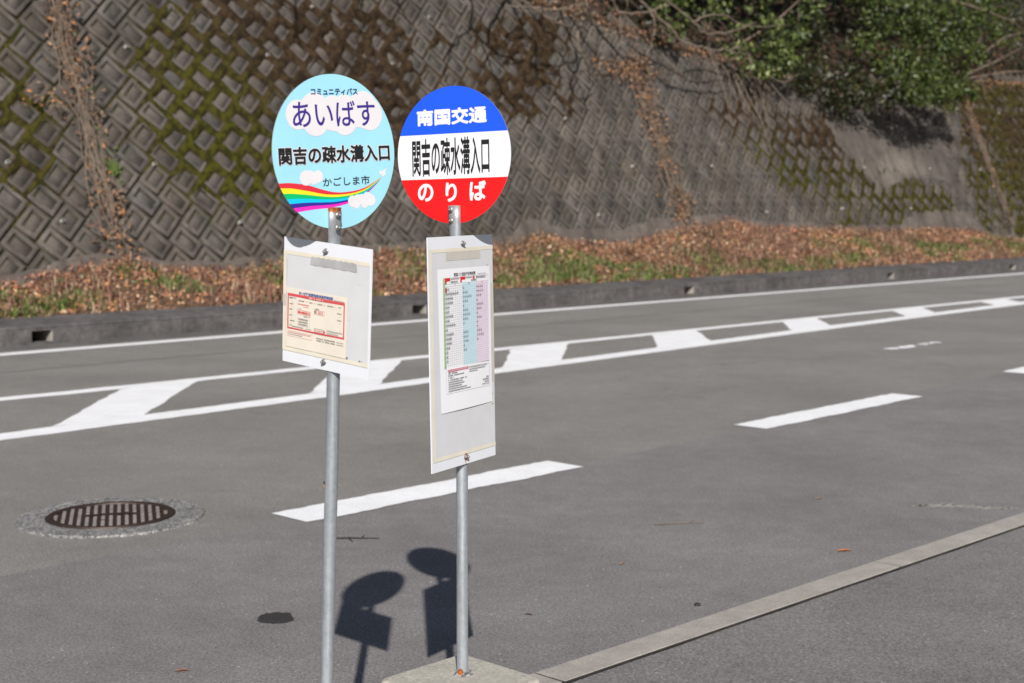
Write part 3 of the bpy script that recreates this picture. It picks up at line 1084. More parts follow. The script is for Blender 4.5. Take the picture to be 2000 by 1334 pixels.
# left column of stops, top row of stops, right column
for k, z in enumerate((.0060, -.0006, -.0090, -.0160, -.0235, -.0310, -.0390, -.0465, -.0540, -.0600, -.0660)):
    if k % 2 == 0:
        fake_line(mb, -.135, -.135 + random.choice((.016, .022, .013)), z, .0030, y, M['black'], dens=.9)
    else:
        rect(mb, -.1262, -.1252, z, z + .003, y, M['p_red2'])
fake_line(mb, -.134, -.108, .0075, .0028, y, M['p_blue'])
x = -.1
for w in (.024, .014, .020, .022):
    fake_line(mb, x, x + w, .0025, .0032, y, M['black'])
    rect(mb, x + w + .004, x + w + .010, .004, .0047, y, M['p_red2'])
    x += w + .017
for k, z in enumerate((.0035, -.0045, -.0125, -.0210, -.0300, -.0380)):
    if k % 2 == 0:
        fake_line(mb, .050 - .004 * (k > 0), .062, z, .0032, y, M['black'])
    else:
        rect(mb, .0555, .0565, z, z + .004, y, M['p_grey'])
rect(mb, .0560, .0564, -.0605, -.0440, y, M['p_grey'])
fake_line(mb, -.103, -.058, -.0068, .0036, y, M['p_red2'])
fake_line(mb, -.083, -.060, -.0115, .0022, y, M['p_red'])
put_text(mb, "ここは", -.103, -.090, -.0185, -.0145, y, M['black'])
frame(mb, -.1045, -.0540, -.0315, -.0205, .0007, y, M['p_red'])
put_text(mb, "関吉の疎水溝入口", -.1015, -.0565, -.0290, -.0228, y - .0001, M['p_red2'], .00025)
put_text(mb, "停留所です", -.0805, -.0560, -.0375, -.0335, y, M['black'])
frame(mb, -.1020, -.0570, -.0620, -.0420, .0004, y, M['p_line'])
for z in (-.0470, -.0535, -.0600):
    fake_line(mb, -.099, -.060, z, .0040, y, M['black'])
put_text(mb, "発車時刻", -.038, -.021, -.0115, -.0080, y, M['black'])
frame(mb, -.0398, -.0020, -.0235, -.0125, .0006, y, M['p_red'])
fake_line(mb, -.0385, -.030, -.0218, .0070, y, M['black'], .004)
fake_line(mb, -.026, -.003, -.0218, .0070, y, M['p_red'], .005, .4)
fake_line(mb, -.125, -.080, -.0685, .0030, y, M['black'])
fake_line(mb, -.073, -.050, -.0685, .0026, y, M['p_grey'])
frame(mb, -.0385, -.0040, -.0705, -.0610, .0007, y, M['black'])
mb.add([(-.0035, y, -.0705), (.0035, y, -.0658), (-.0035, y, -.0610)], [(0, 1, 2)], M['p_red'])
fake_line(mb, -.0365, -.0060, -.0672, .0025, y, M['p_red2'])
frame(mb, .0085, .0680, -.0700, -.0590, .0004, y, M['p_line'])
fake_line(mb, .010, .067, -.0635, .0028, y, M['p_grey'])
fake_line(mb, .010, .052, -.0685, .0028, y, M['p_grey'])
frame(mb, -.1412, -.0465, -.0945, -.0805, .0005, y, M['p_red'])
fake_line(mb, -.139, -.050, -.0858, .0025, y, M['p_red'])
fake_line(mb, -.139, -.084, -.0905, .0025, y, M['p_grey'])
fake_line(mb, -.031, .040, -.0875, .0034, y, M['black'], dens=.92)
fake_line(mb, .045, .072, -.0875, .0028, y, M['p_grey'])
fake_line(mb, -.031, .040, -.0935, .0034, y, M['black'], dens=.92)
fake_line(mb, .045, .072, -.0935, .0028, y, M['p_grey'])
child(mb, "route_notice", b1)
for z in (.1441, -.1445):
    mb = MB()
    hexbolt(mb, (-.002, -.0005, z), (0, -1, 0), .0058, .0065, M['steel'], .0078)
    child(mb, "bolt", b1)
# clamp behind the board
for z in (.1441, -.1445):
    mb = MB()
    mb.box((-.006, .003, z - .006), (.030, .010, z + .006), M['steel'])
    child(mb, "clamp", b1)

# ======================================================================= right sign (city bus)
RBASE = Vector((-.150, 4.095, 0))
sign2 = empty("bus_stop_sign", RBASE, 'bus stop pole with a blue, white and red round plate over a tall timetable board', 'bus stop sign', 'bus stop signs')
concrete_base(sign2, .352, .437, (-.150, 4.090, 0), R(46.2))
# mortar plug round the foot of the pole
mb = MB()
n = 40
vs, fs = [], []
for i in range(n):
    a = 2 * math.pi * i / n
    rr = .030 + .006 * random.random()
    vs += [(math.cos(a) * .017, math.sin(a) * .017, .4445), (math.cos(a) * (rr - .006), math.sin(a) * (rr - .006), .4415 + random.uniform(0, .001)), (math.cos(a) * rr, math.sin(a) * rr, .4366)]
for i in range(n):
    j = (i + 1) % n
    for k in range(2):
        fs.append((3 * i + k, 3 * i + k + 1, 3 * j + k + 1, 3 * j + k))
mb.add(vs, fs, M['ring'])
mb.build("mortar_plug", sign2, Vector((-.1470, 4.140, 0)) - RBASE)
Bd2 = basis(-31.871, -.292, -1.099)
dxv = Bd2 @ Vector((1, 0, 0))
pole(sign2, [(-.1470, 4.140, .42), (-.1468, 4.160, .80), (-.1474, 4.177, 1.06), (-.1490, 4.177, 1.30), (-.1545, 4.172, 1.55), (-.1625, 4.160, 1.715), (-.1640, 4.157, 1.745), (-.1655, 4.156, 1.78), (-.1668, 4.156, 1.8185)],
     .0172, M['galv_right'], (1.715, (dxv.x, dxv.y, 0), .0195, .0125))
RD = (-.1716 * .993, 4.2003 * .993, 1.82 + .1443 * .993)
mb = disc_mesh(.1985 * .993, .0022, [(-1, -.0677, M['s_red']), (-.0677, .0617, M['s_white']), (.0617, 1, M['s_blue'])], M['alu'])
d2 = place(mb.build("sign_disc"), sign2, RD, Bd2)
mb = MB()
put_text(mb, "南国交通", -.1255, .1185, .0868, .1350, -e, M['s_white'], .0023)
child(mb, "lettering", d2)
mb = MB()
put_text(mb, "関吉の疎水溝入口", -.1445, .1250, -.0585, .0505, -e, M['black'], (.0007, .0026), tilt=.002)
child(mb, "lettering", d2)
for t_, a, b, z0, z1 in (("の", -.1265, -.0710, -.1325, -.0800), ("り", -.0280, .0115, -.1345, -.0790), ("ば", .0555, .1120, -.1330, -.0755)):
    mb = MB()
    put_text(mb, t_, a, b, z0, z1, -e, M['s_white'], .0021)
    child(mb, "lettering", d2)
fr = Bd2 @ Vector((0, -1, 0))
c0 = Vector((-.1665, 4.1560, 0)) + Vector((fr.x, fr.y, 0)).normalized() * .0125 + Vector((-.004, .0, 0))
bolts_on_pole(sign2, [c0 + Vector((0, 0, 1.806)), c0 + Vector((.001, 0, 1.774))], (fr.x, fr.y, 0))
# rusted stub of a bolt at the foot
mb = MB()
vs = []
for z, r in ((.437, .0078), (.446, .0082), (.452, .0072), (.455, .004)):
    for k in range(10):
        a = 2 * math.pi * k / 10
        vs.append((r * math.cos(a), r * math.sin(a), z))
mb.add(vs, [(i * 10 + k, i * 10 + (k + 1) % 10, (i + 1) * 10 + (k + 1) % 10, (i + 1) * 10 + k) for i in range(3) for k in range(10)] + [tuple(range(30, 40))], M['rust'], True)
mb.build("rusty_bolt", sign2, Vector((-.1520, 4.120, 0)) - RBASE)

Bb2 = basis(59.0, -.604, -.592)
RB = (-.1426 * 1.002, 4.142 * 1.002, 1.82 - .4223 * 1.002)
mb = MB()
mb.box((-.1712, 0, -.3340), (.1712, .003, .3340), M['plate'])
b2 = place(mb.build("notice_board"), sign2, RB, Bb2)
mb = MB()
rect(mb, -.1660, .1700, -.3000, .2960, -.0007, M['pocket'])
for x_, z_, r_ in ((.150, -.145, .005), (.156, -.175, .004), (.10, -.172, .0012), (.12, -.168, .0014), (.08, -.175, .001), (.14, .243, .003)):
    mb.poly([(x_ + r_ * 2.2 * random.uniform(.5, 1.3) * math.cos(k), -.0010, z_ + r_ * random.uniform(.4, .9) * math.sin(k)) for k in (0, .9, 1.8, 2.7, 3.6, 4.5, 5.4)], M['p_grey'] if r_ < .002 else M['grime2'])
child(mb, "clear_pocket", b2)
mb = MB()
y = -.0014
rect(mb, -.1660, .1710, .2900, .3000, y, M['tape'])
rect(mb, -.1640, .1708, -.3044, -.2932, y, M['tape'])
rect(mb, -.1660, -.1530, -.2932, .2900, y, M['tape'])
rect(mb, .1560, .1706, -.1080, .1890, y, M['clear_tape'])
rect(mb, -.0812, .1020, .2650, .2898, y, M['clear_tape'])
child(mb, "yellowed_tape", b2)
mb = MB()
# paper, slightly bowed
vs, fs = [], []
nx = 16
A, Bq, Cq, D = (-.1279, .2424), (.1490, .2412), (.1530, -.1673), (-.1214, -.1695)
for i in range(nx + 1):
    t = i / nx
    yy = -.0022 - .0022 * math.sin(math.pi * t)
    vs += [(D[0] + (Cq[0] - D[0]) * t, yy, D[1] + (Cq[1] - D[1]) * t), (A[0] + (Bq[0] - A[0]) * t, yy, A[1] + (Bq[1] - A[1]) * t)]
    if i:
        fs.append((2 * i - 2, 2 * i, 2 * i + 1, 2 * i - 1))
mb.add(vs, fs, M['paper_new'], True)
# the print lies just in front of the bowed sheet
y = -.0048
X0, X1 = -.1045, .1370
put_text(mb, "南国バス通過予定時刻表", -.0475, .0672, .2186, .2292, y, M['black'], .00015)
fake_line(mb, .078, .126, .2195, .0025, y, M['p_grey'])
# head of the table
frame(mb, X0, X1, .1985, .2165, .0006, y, M['p_line'])
frame(mb, X0, X1, .1915, .1990, .0006, y + 2e-5, M['p_line'])
rect(mb, X0, X0 + .0105, -.0418, .2160, y + 4e-5, M['p_green'])
rect(mb, -.0045, .0690, -.0405, .1990, y + 4e-5, M['p_cyan'])
rect(mb, .0690, X1 - .0006, -.0405, .1990, y + 4e-5, M['p_pink'])
rect(mb, -.0945, -.0665, .2075, .2160, y - 4e-5, M['p_red2'])
rect(mb, -.0945, -.0855, .2000, .2075, y - 4e-5, M['p_red2'])
rect(mb, -.0145, .0125, .2075, .2165, y - 4e-5, M['p_red2'])
rect(mb, -.0145, -.0060, .2005, .2075, y - 4e-5, M['p_red2'])
rect(mb, .0535, .0625, .2060, .2160, y - 4e-5, M['p_red2'])
fake_line(mb, -.0640, -.0160, .2100, .0042, y - 5e-5, M['black'])
fake_line(mb, .0145, .0520, .2100, .0042, y - 5e-5, M['black'])
fake_line(mb, .0700, .1250, .2080, .0062, y - 5e-5, M['black'], .0068)
fake_line(mb, -.0640, -.0270, .2008, .0058, y - 5e-5, M['black'], .0062)
fake_line(mb, .0440, .0760, .2008, .0055, y - 5e-5, M['black'], .006)
fake_line(mb, -.0440, -.0380, .1935, .0045, y - 5e-5, M['p_grey'])
fake_line(mb, .0270, .0360, .1935, .0045, y - 5e-5, M['black'])
fake_line(mb, .0980, .1080, .1935, .0045, y - 5e-5, M['p_red2'])
# grid and the columns of minutes
nrow = 18
zt_, zb_ = .1915, -.0405
for k in range(1, nrow * 2):
    z = zt_ + (zb_ - zt_) * k / (nrow * 2)
    rect(mb, X0, X1, z - .00022, z + .00022, y - 2e-5, M['p_line'])
for k in range(1, 22):
    x = X0 + .0105 + (X1 - X0 - .0105) * k / 22
    rect(mb, x - .0002, x + .0002, zb_, zt_, y - 3e-5, M['p_line'])
rect(mb, X0 + .0098, X0 + .0104, zb_, .2160, y - 3.5e-5, M['p_grey'])
counts = [(2, 1, 4), (7, 3, 4), (4, 5, 3), (4, 3, 1), (2, 1, 4), (2, 3, 3), (4, 4, 1), (2, 3, 3), (5, 1, 1), (1, 0, 1), (4, 3, 3), (3, 3, 4), (3, 3, 1), (2, 1, 0), (1, 2, 0), (1, 0, 0), (1, 0, 0), (0, 0, 0)]
for k, cnt in enumerate(counts):
    z = zt_ + (zb_ - zt_) * (k + .88) / nrow
    fake_line(mb, X0 + .0030, X0 + .0090, z, .0050, y - 6e-5, M['black'], .0034, .2)
    for cx, nn in zip((X0 + .0125, -.0030, .0705), cnt):
        for q in range(nn):
            fake_line(mb, cx + q * .0098, cx + q * .0098 + .0085, z, .0050, y - 6e-5, M['black'], .0042, .2)
            fake_line(mb, cx + q * .0098 + .001, cx + q * .0098 + .0075, z + .0060, .0028, y - 6e-5, M['p_grey'], .003, .3)
rect(mb, X0 + .0112, X0 + .0185, .1745, .1890, y - 8e-5, M['p_crim'])
# notes under the table
frame(mb, -.0958, .1375, -.1160, -.0478, .0005, y, M['p_grey'])
rect(mb, -.0855, .0205, -.0537, -.0468, y - 5e-5, M['p_crim'])
fake_line(mb, -.083, .018, -.0525, .0045, y - 7e-5, M['s_white'], .005)
for k in range(9):
    z = -.0600 - .0064 * k
    fake_line(mb, -.0855, -.0855 + (.05, .085, .033, .10, .075, .086, .07, .10, .12)[k], z, .0042, y - 5e-5, M['black'], .0044, .2, .95)
fake_line(mb, .025, .128, -.0530, .0040, y - 5e-5, M['p_grey'], .0042)
fake_line(mb, .025, .115, -.0590, .0040, y - 5e-5, M['black'], .0042)
fake_line(mb, .025, .072, -.0650, .0040, y - 5e-5, M['black'], .0042)
for k in range(4):
    fake_line(mb, (.118, .099, .108, .095)[k], .135, -.0900 - .0068 * k, .0046, y - 5e-5, M['black'] if k < 3 else M['p_grey'], .005)
child(mb, "timetable", b2)
# rust bloom round the lower bolt
mb = MB()
vs = [(.0045 + (.0085 + .003 * random.random()) * math.cos(2 * math.pi * i / 18), -.0016, -.3120 + (.0095 + .003 * random.random()) * math.sin(2 * math.pi * i / 18)) for i in range(18)]
mb.poly(vs, M['rust'])
mb.poly([(.0020, -.0013, -.331), (.0055, -.0013, -.331), (.0075, -.0013, -.316), (.001, -.0013, -.316)], M['rust_stain'])
child(mb, "rust_stain", b2)
for z in (.3121, -.3127):
    mb = MB()
    hexbolt(mb, (.0045, -.0017, z), (0, -1, 0), .0060, .0065, M['steel'], .0078)
    child(mb, "bolt", b2)
for z in (.3121, -.3127):
    mb = MB()
    mb.box((-.012, .003, z - .006), (.015, .0045, z + .006), M['steel'])
    child(mb, "clamp", b2)

# ======================================================================= retaining wall
zb = ip([-20, 8, 10, 10.5, 11.26, 12.2, 12.6, 13.8, 15.1, 17.4, 21, 21.8, 22.8, 24.7, 25.8, 27.2, 28.6, 30, 31.75, 35.9, 38.9, 41.1, 42.8, 44.4, 60],
        [.62, .62, .64, .71, .88, 1.00, .80, .74, .86, .95, 1.02, 1.26, 1.05, .99, 1.18, 1.3, 1.48, 1.27, 1.23, 1.10, 1.12, 1.03, .76, .68, .68])
wtop = ip([-20, 21, 23, 25, 27, 29, 31, 33, 35, 37, 40, 43, 46, 60], [7.6, 7.2, 6.3, 6.05, 5.75, 5.4, 5.25, 5.05, 4.9, 4.9, 5.0, 5.2, 5.6, 6.2])

def sm(x, a, b):
    t = np.clip((np.asarray(x, float) - a) / (b - a), 0, 1)
    return t * t * (3 - 2 * t)

def blob(u, w, cu, cw, ru, rw):
    return np.exp(-(((u - cu) / ru) ** 2 + ((w - cw) / rw) ** 2))

def moss_amt(u, w):
    """How much moss and dirt has settled: (amount, brown share)."""
    u, w = np.asarray(u, float), np.asarray(w, float)
    g = 1.15 * blob(u, w, 14.0, 4.6, .9, 1.0) + 1.15 * blob(u, w, 14.9, 3.0, 1.5, 1.25) + 1.2 * blob(u, w, 16.0, 3.6, 1.1, 1.4) + .9 * blob(u, w, 14.4, 2.0, 1.2, .7)
    g = g + .75 * blob(u, w, 10.8, 2.5, .8, 1.4) + .35 * blob(u, w, 10.9, 4.4, .6, .8)
    b = .55 * blob(u, w, 15.6, 5.0, 1.2, .8) + .5 * blob(u, w, 18.4, 2.9, 1.4, .7) + 1.3 * blob(u, w, 17.6, 4.0, 1.6, 1.3) + 1.25 * blob(u, w, 19.7, 4.1, 1.7, 1.1) + 1.0 * blob(u, w, 21.8, 4.4, 1.6, .9) + .75 * blob(u, w, 23.4, 4.0, 1.2, .9) + .8 * blob(u, w, 24.0, 5.4, 1.0, .5)
    g = g + 2.4 * blob(u, w, 35.0, 1.8, 1.7, .9) + 2.4 * blob(u, w, 37.4, 1.4, 1.7, .65) + 1.9 * blob(u, w, 33.3, 1.6, 1.2, .8) + 1.4 * blob(u, w, 34.8, .85, 1.2, .4) + .6 * blob(u, w, 39.8, 1.3, 1.2, .6) + .40 * blob(u, w, 31.2, 2.6, 1.6, 1.0)
    b = b + 1.1 * blob(u, w, 34.4, 3.0, 1.7, .8) + .45 * blob(u, w, 30.6, 3.9, 2.0, .7)
    g = g + 2.3 * sm(u, 41.6, 42.6) * (.55 + .45 * sm(u, 43.9, 44.5)) * sm(w, -.2, .5)
    b = b + .22 * sm(u, 41.6, 42.4) * sm(w, 1.6, 3.6)
    n = fbm(u * .9, w * .9, 21, 4)
    b = b * 1.3
    a = (g + b) * (.22 + 1.2 * sm(n, .34, .62))
    return np.clip(a, 0, 1.4), b / (g + b + 1e-4)

def relief(u, w):
    """1 where blocks stand crisp, less where the face is rendered over or worn."""
    u, w = np.asarray(u, float), np.asarray(w, float)
    r = np.ones_like(u + w)
    r = r - .42 * sm(u, 17.5, 21) * (1 - sm(u, 32.5, 34.0)) * (1 - .5 * sm(w, 2.2, 3.6))
    r = r * (1 - sm(np.minimum(u - 34.6 - (3.5 - w) * .9, np.minimum(41.4 - u, np.minimum(w - 1.75 - .25 * np.sin(u), 3.9 - w))), 0.0, .35))
    r = r * (1 - .9 * (1 - sm(np.abs(u - 12.0), .10, .2)))
    return np.clip(r, 0.03, 1)

SP = .583
PITCH = .38
bA, aA = SP / math.sqrt(2), PITCH * math.sqrt(2)
wall_root = empty("retaining_wall", P(24, WB, WZ), 'long leaning retaining wall of grey diamond laid concrete blocks patched with moss', 'wall')
WO = np.array(wall_root.location)
S2 = 1 / math.sqrt(2)
lin_e = [(1.0, None)]
centres = []
for r in range(-10, 22):
    w = 2.46 + r * PITCH
    kind = r % 2
    for c in range(-30, 80):
        u = 13.05 + c * SP + (SP / 2 if kind else 0)
        if 2 < u < 60 and w < wtop(u) + .25 and w > -1.2:
            centres.append((u, w, kind))
centres = np.array(centres)
nb = len(centres)
cu, cw, ck = centres.T
la = np.where(ck[:, None] == 0, np.array([[S2, S2]]), np.array([[S2, -S2]]))       # long axis
sa = np.where(ck[:, None] == 0, np.array([[-S2, S2]]), np.array([[S2, S2]]))       # short axis
rel = relief(cu, cw)
jr = rng.normal(0, .010, nb)
jd = rng.normal(0, .007, nb) * rel
gap = .017 + .006 * rng.random(nb)
rim = .068
ring_spec = [(0.0, -1.0), (0.0, -.22), (.016, 0.0), ('rim', 0.0), ('rim2', None)]
corn = np.array([(-1, -1), (1, -1), (1, 1), (-1, 1)], float)
Vv, tints = [], []
tone = np.clip(rng.normal(1.0, .10, nb), .75, 1.3)
warm = rng.normal(0, .02, nb)
jd_depth = .055
NR = 6
up_x = np.where(ck == 0, 1.0, -1.0)                  # which long-axis side is an upper one
gw_ = .030 + .022 * rng.random(nb)
for ri in range(NR):
    for q in range(4):
        sx, sy = corn[q]
        if ri < 3:
            ins = gap + (.014 if ri == 2 else 0)
        elif ri == 3:
            ins = gap + rim
        else:
            ins = gap + rim + .007
        hx, hy = aA / 2 - ins, bA / 2 - ins
        lx, ly = sx * hx, sy * hy
        n_up = (sx == up_x).astype(float) + float(sy > 0)
        if ri == 5:
            lx = lx - np.where(sx == up_x, up_x * gw_, 0)
            ly = ly - (gw_ if sy > 0 else 0)
        cr, sr = np.cos(jr), np.sin(jr)
        lx, ly = lx * cr - ly * sr, lx * sr + ly * cr
        uu = cu + la[:, 0] * lx + sa[:, 0] * ly
        ww = cw + la[:, 1] * lx + sa[:, 1] * ly
        if ri == 0:
            dd = np.full(nb, -.062)
        elif ri == 1:
            dd = -.016 * rel + jd
        elif ri in (2, 3):
            dd = jd
        elif ri == 4:
            dd = jd - np.where(n_up == 2, .050, np.where(n_up == 1, .008, .000)) * rel
        else:
            dd = jd - np.where(n_up == 2, .034, np.where(n_up == 1, .006, .000)) * rel * .75
        Vv.append(wallp(uu, ww, dd) - WO)
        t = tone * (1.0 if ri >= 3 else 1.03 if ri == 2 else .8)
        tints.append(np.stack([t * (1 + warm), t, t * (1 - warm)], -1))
V = np.stack(Vv, 1).reshape(-1, 3)
T = np.stack(tints, 1).reshape(-1, 3)
base = np.arange(nb)[:, None] * (4 * NR)
Fl, soil = [], []
for ri in range(NR - 1):
    for q in range(4):
        q2 = (q + 1) % 4
        Fl.append(base + np.array([[ri * 4 + q, ri * 4 + q2, (ri + 1) * 4 + q2, (ri + 1) * 4 + q]]))
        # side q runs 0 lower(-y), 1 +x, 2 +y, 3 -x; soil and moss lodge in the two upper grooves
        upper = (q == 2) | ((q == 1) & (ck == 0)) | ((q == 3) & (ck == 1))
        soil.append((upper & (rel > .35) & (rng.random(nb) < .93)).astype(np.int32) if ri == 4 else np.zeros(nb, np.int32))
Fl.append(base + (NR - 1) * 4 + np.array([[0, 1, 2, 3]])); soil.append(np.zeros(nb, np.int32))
F = np.concatenate(Fl)
flipk = np.tile(ck, len(Fl)) == 1
F[flipk] = F[flipk][:, ::-1]
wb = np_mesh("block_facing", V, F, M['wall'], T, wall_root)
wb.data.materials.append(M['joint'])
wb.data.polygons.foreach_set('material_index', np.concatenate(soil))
# wall body behind the blocks, joints show its soil filled face
gu = np.arange(2, 60.01, .25); gw = np.linspace(-1.2, 1, 40)
top = wtop(gu)
GU = np.repeat(gu[:, None], 40, 1)
GW = -1.2 + (top[:, None] + 1.2) * (np.linspace(0, 1, 40)[None, :])
rl = relief(GU, GW)
GD = -.050 + .047 * np.clip(1 - rl * 1.15, 0, 1) + .006 * (fbm(GU * 3, GW * 3, 8) - .5)
V = (wallp(GU, GW, GD) - WO).reshape(-1, 3)
n0 = len(gu)
F = np.array([(i * 40 + j, (i + 1) * 40 + j, (i + 1) * 40 + j + 1, i * 40 + j + 1) for i in range(n0 - 1) for j in range(39)])
np_mesh("joint_bed", V, F, M['joint'], None, wall_root)
# patch of smooth render and the vertical movement joints
mb = MB()
def wp(u, w, d):
    return Vector(wallp(u, w, d) - WO)
GP = np.meshgrid(np.arange(34.6, 42.0, .07), np.arange(1.3, 4.3, .07), indexing='ij')
cover = 1 - relief(*GP)
edge_n = fbm(GP[0] * 2.2, GP[1] * 2.2, 151, 4)
GH = -.012 + .030 * sm(cover + .5 * (edge_n - .5), .30, .62) + .010 * (fbm(GP[0] * 1.2, GP[1] * 3, 153) - .5)
Vp = (wallp(GP[0], GP[1], GH) - WO).reshape(-1, 3)
nn = GP[0].shape[1]
Fp = np.array([(i * nn + j, (i + 1) * nn + j, (i + 1) * nn + j + 1, i * nn + j + 1) for i in range(GP[0].shape[0] - 1) for j in range(nn - 1) if cover[i, j] > .12])
pale = .92 + .85 * blob(GP[0], GP[1], 37.9, 2.35, 1.5, .45) + .25 * (edge_n - .5)
np_mesh("smooth_render_patch", Vp, Fp, M['wall'], np.repeat(pale.reshape(-1, 1), 3, 1) * np.array([1.0, 1.0, .985]), wall_root, True)
# concrete foot of the wall
mb = MB()
vs, fs = [], []
gu2 = np.arange(2, 60.01, .1)
for i, u in enumerate(gu2):
    h = (float(zb(u)) - WZ) * WS + .04 + .10 * float(fbm(u * .7, 3, 31)) + .12 * float(fbm(u * 3.1, 5, 33)) + .45 * float(sm(u, 36.5, 38.5)) * float(1 - sm(u, 41, 42.6)) + .16 * float(sm(u, 20, 22)) * float(1 - sm(u, 27, 29))
    vs += [wp(u, -1.2, .02), wp(u, h - .10, .022), wp(u, h, .006)]
    if i:
        for q in range(2):
            fs.append((3 * i - 3 + q, 3 * i + q, 3 * i + q + 1, 3 * i - 2 + q))
mb.add(vs, fs, M['wall'], True)
o = mb.build("concrete_footing", wall_root)
a = o.data.color_attributes.new('tint', 'FLOAT_COLOR', 'POINT')
a.data.foreach_set('color', np.tile(np.array([1.12, 1.1, 1.08, 1], np.float32), len(o.data.vertices)))
# coping and back of the wall
mb = MB()
vs, fs = [], []
for i, u in enumerate(gu2):
    t = float(wtop(u))
    vs += [wp(u, t - .02, -.05), wp(u, t + .02, .02), wp(u, t + .10, -.02), wp(u, t + .10, -.45), wp(u, -1.2, -.45)]
    if i:
        for q in range(4):
            fs.append((5 * i - 5 + q, 5 * i + q, 5 * i + q + 1, 5 * i - 4 + q))
mb.add(vs, fs, M['coping'])
mb.build("coping", wall_root)
# weep pipes
pipes = [(13.12, 4.07), (16.05, 4.16), (17.44, 5.29), (20.52, 5.39), (19.11, 4.22), (13.08, 1.93), (10.51, 1.9), (11.19, .94), (14.49, .89), (23.83, 3.26), (25.67, 2.16), (28.76, 2.23),
         (23.94, .97), (30.45, 1.01), (36.01, 2.33), (39.84, 2.37), (43.14, 2.4), (46.05, 4.49), (43.1, 4.52), (34.11, 1.1), (37.83, 1.09)]
for u, w in pipes:
    mb = MB()
    mb.tube([wp(u, w, -.03), wp(u, w, .055)], .030, M['pvc'], 14, False)
    mb.tube([wp(u, w, .054), wp(u, w, .040)], .025, M['dark_hole'], 14, True)
    mb.tube([wp(u, w, .055), wp(u, w, .0551)], [.030, .025], M['pvc'], 14, False)
    mb.build("weep_pipe", wall_root)

# moss cushions: a real layer that swells out of the joints
st = .038
gu = np.arange(8.5, 50, st); gw = np.arange(-.1, 6.3, st)
GU, GW = np.meshgrid(gu, gw, indexing='ij')
am, br = moss_amt(GU, GW)
def joint_dist(u, w):
    """Distance to the upper and to the lower joints of the block a point lies on."""
    up, lo, bst = np.zeros(u.shape), np.zeros(u.shape), np.full(u.shape, -9.0)
    for kind in (0, 1):
        w0 = 2.46 + kind * PITCH
        rw = w0 + 2 * PITCH * np.round((w - w0) / (2 * PITCH))
        u0 = 13.05 + (SP / 2 if kind else 0)
        for dc in (-1, 0, 1):
            col = np.round((u - u0) / SP) + dc
            du, dw = u - (u0 + col * SP), w - rw
            if kind == 0:
                x, y = (du + dw) * S2, (-du + dw) * S2
                a1, a2, b1_, b2_ = aA / 2 - x, bA / 2 - y, aA / 2 + x, bA / 2 + y
            else:
                x, y = (du - dw) * S2, (du + dw) * S2
                a1, a2, b1_, b2_ = aA / 2 + x, bA / 2 - y, aA / 2 - x, bA / 2 + y
            dup, dlo = np.minimum(a1, a2), np.minimum(b1_, b2_)
            ins = np.minimum(dup, dlo)
            k = ins > bst
            up, lo, bst = np.where(k, dup, up), np.where(k, dlo, lo), np.where(k, ins, bst)
    return np.maximum(up, 0), np.maximum(lo, 0)
jup, jlo = joint_dist(GU, GW)
jdist = np.minimum(jup, jlo)
nz = fbm(GU * 5, GW * 5, 41, 4)
nz2 = fbm(GU * 14, GW * 14, 45, 3)
patchy = fbm(GU * .55, GW * .55, 47, 3)
am1 = np.clip(am, 0, 1.15)
# moss sits on the ledges: it spreads furthest under the upper edges of each block
ru = .022 + .122 * am1 + .02 * br * am1 + .06 * (nz - .5)
rl_ = .020 + .046 * am1 + .02 * br * am1 + .06 * (nz - .5)
fall = np.maximum(np.exp(-(jup / np.maximum(ru, .012)) ** 4), np.exp(-(jlo / np.maximum(rl_, .012)) ** 4))
H = -.085 + (.030 + .072 * np.clip(am * 1.6, 0, 1)) * fall
H = H + .012 * (nz - .5) * np.clip(am * 2, 0, 1) + .007 * (nz2 - .5)
# thin dirt films over whole faces where it is thickest
H = H + .062 * sm(GU, 42.3, 43.2) * sm(nz, .40, .52) * (1 - blob(GU, GW, 43.8, 2.5, .22, 9.0))
H = H + .060 * sm(br * am, .85, 1.25) * sm(nz, .47, .6)
V = (wallp(GU, GW, H) - WO).reshape(-1, 3)
ok = (am > .16) & (GW < wtop(GU))
keep = ok[:-1, :-1] & ok[1:, :-1] & ok[1:, 1:] & ok[:-1, 1:]
ii, jj = np.nonzero(keep)
nw = len(gw)
F = np.stack([ii * nw + jj, (ii + 1) * nw + jj, (ii + 1) * nw + jj + 1, ii * nw + jj + 1], -1)
green = np.array([.050, .050, .005]); green2 = np.array([.020, .021, .003]); brown = np.array([.042, .027, .014]); dark = np.array([.018, .012, .008])
gmix = sm(nz2, .35, .65)[..., None]
gc = green * gmix + green2 * (1 - gmix)
bc = brown * gmix + dark * (1 - gmix)
bshare = np.clip(br * 1.3 + .16 + .9 * (patchy - .5) + .55 * sm(jup, .05, .10), 0, 1)[..., None]
TC = (gc * (1 - bshare) + bc * bshare).reshape(-1, 3)
used = np.unique(F); remap = np.full(len(V), -1); remap[used] = np.arange(len(used))
np_mesh("moss", V[used], remap[F], M['moss'], TC[used], wall_root, True)

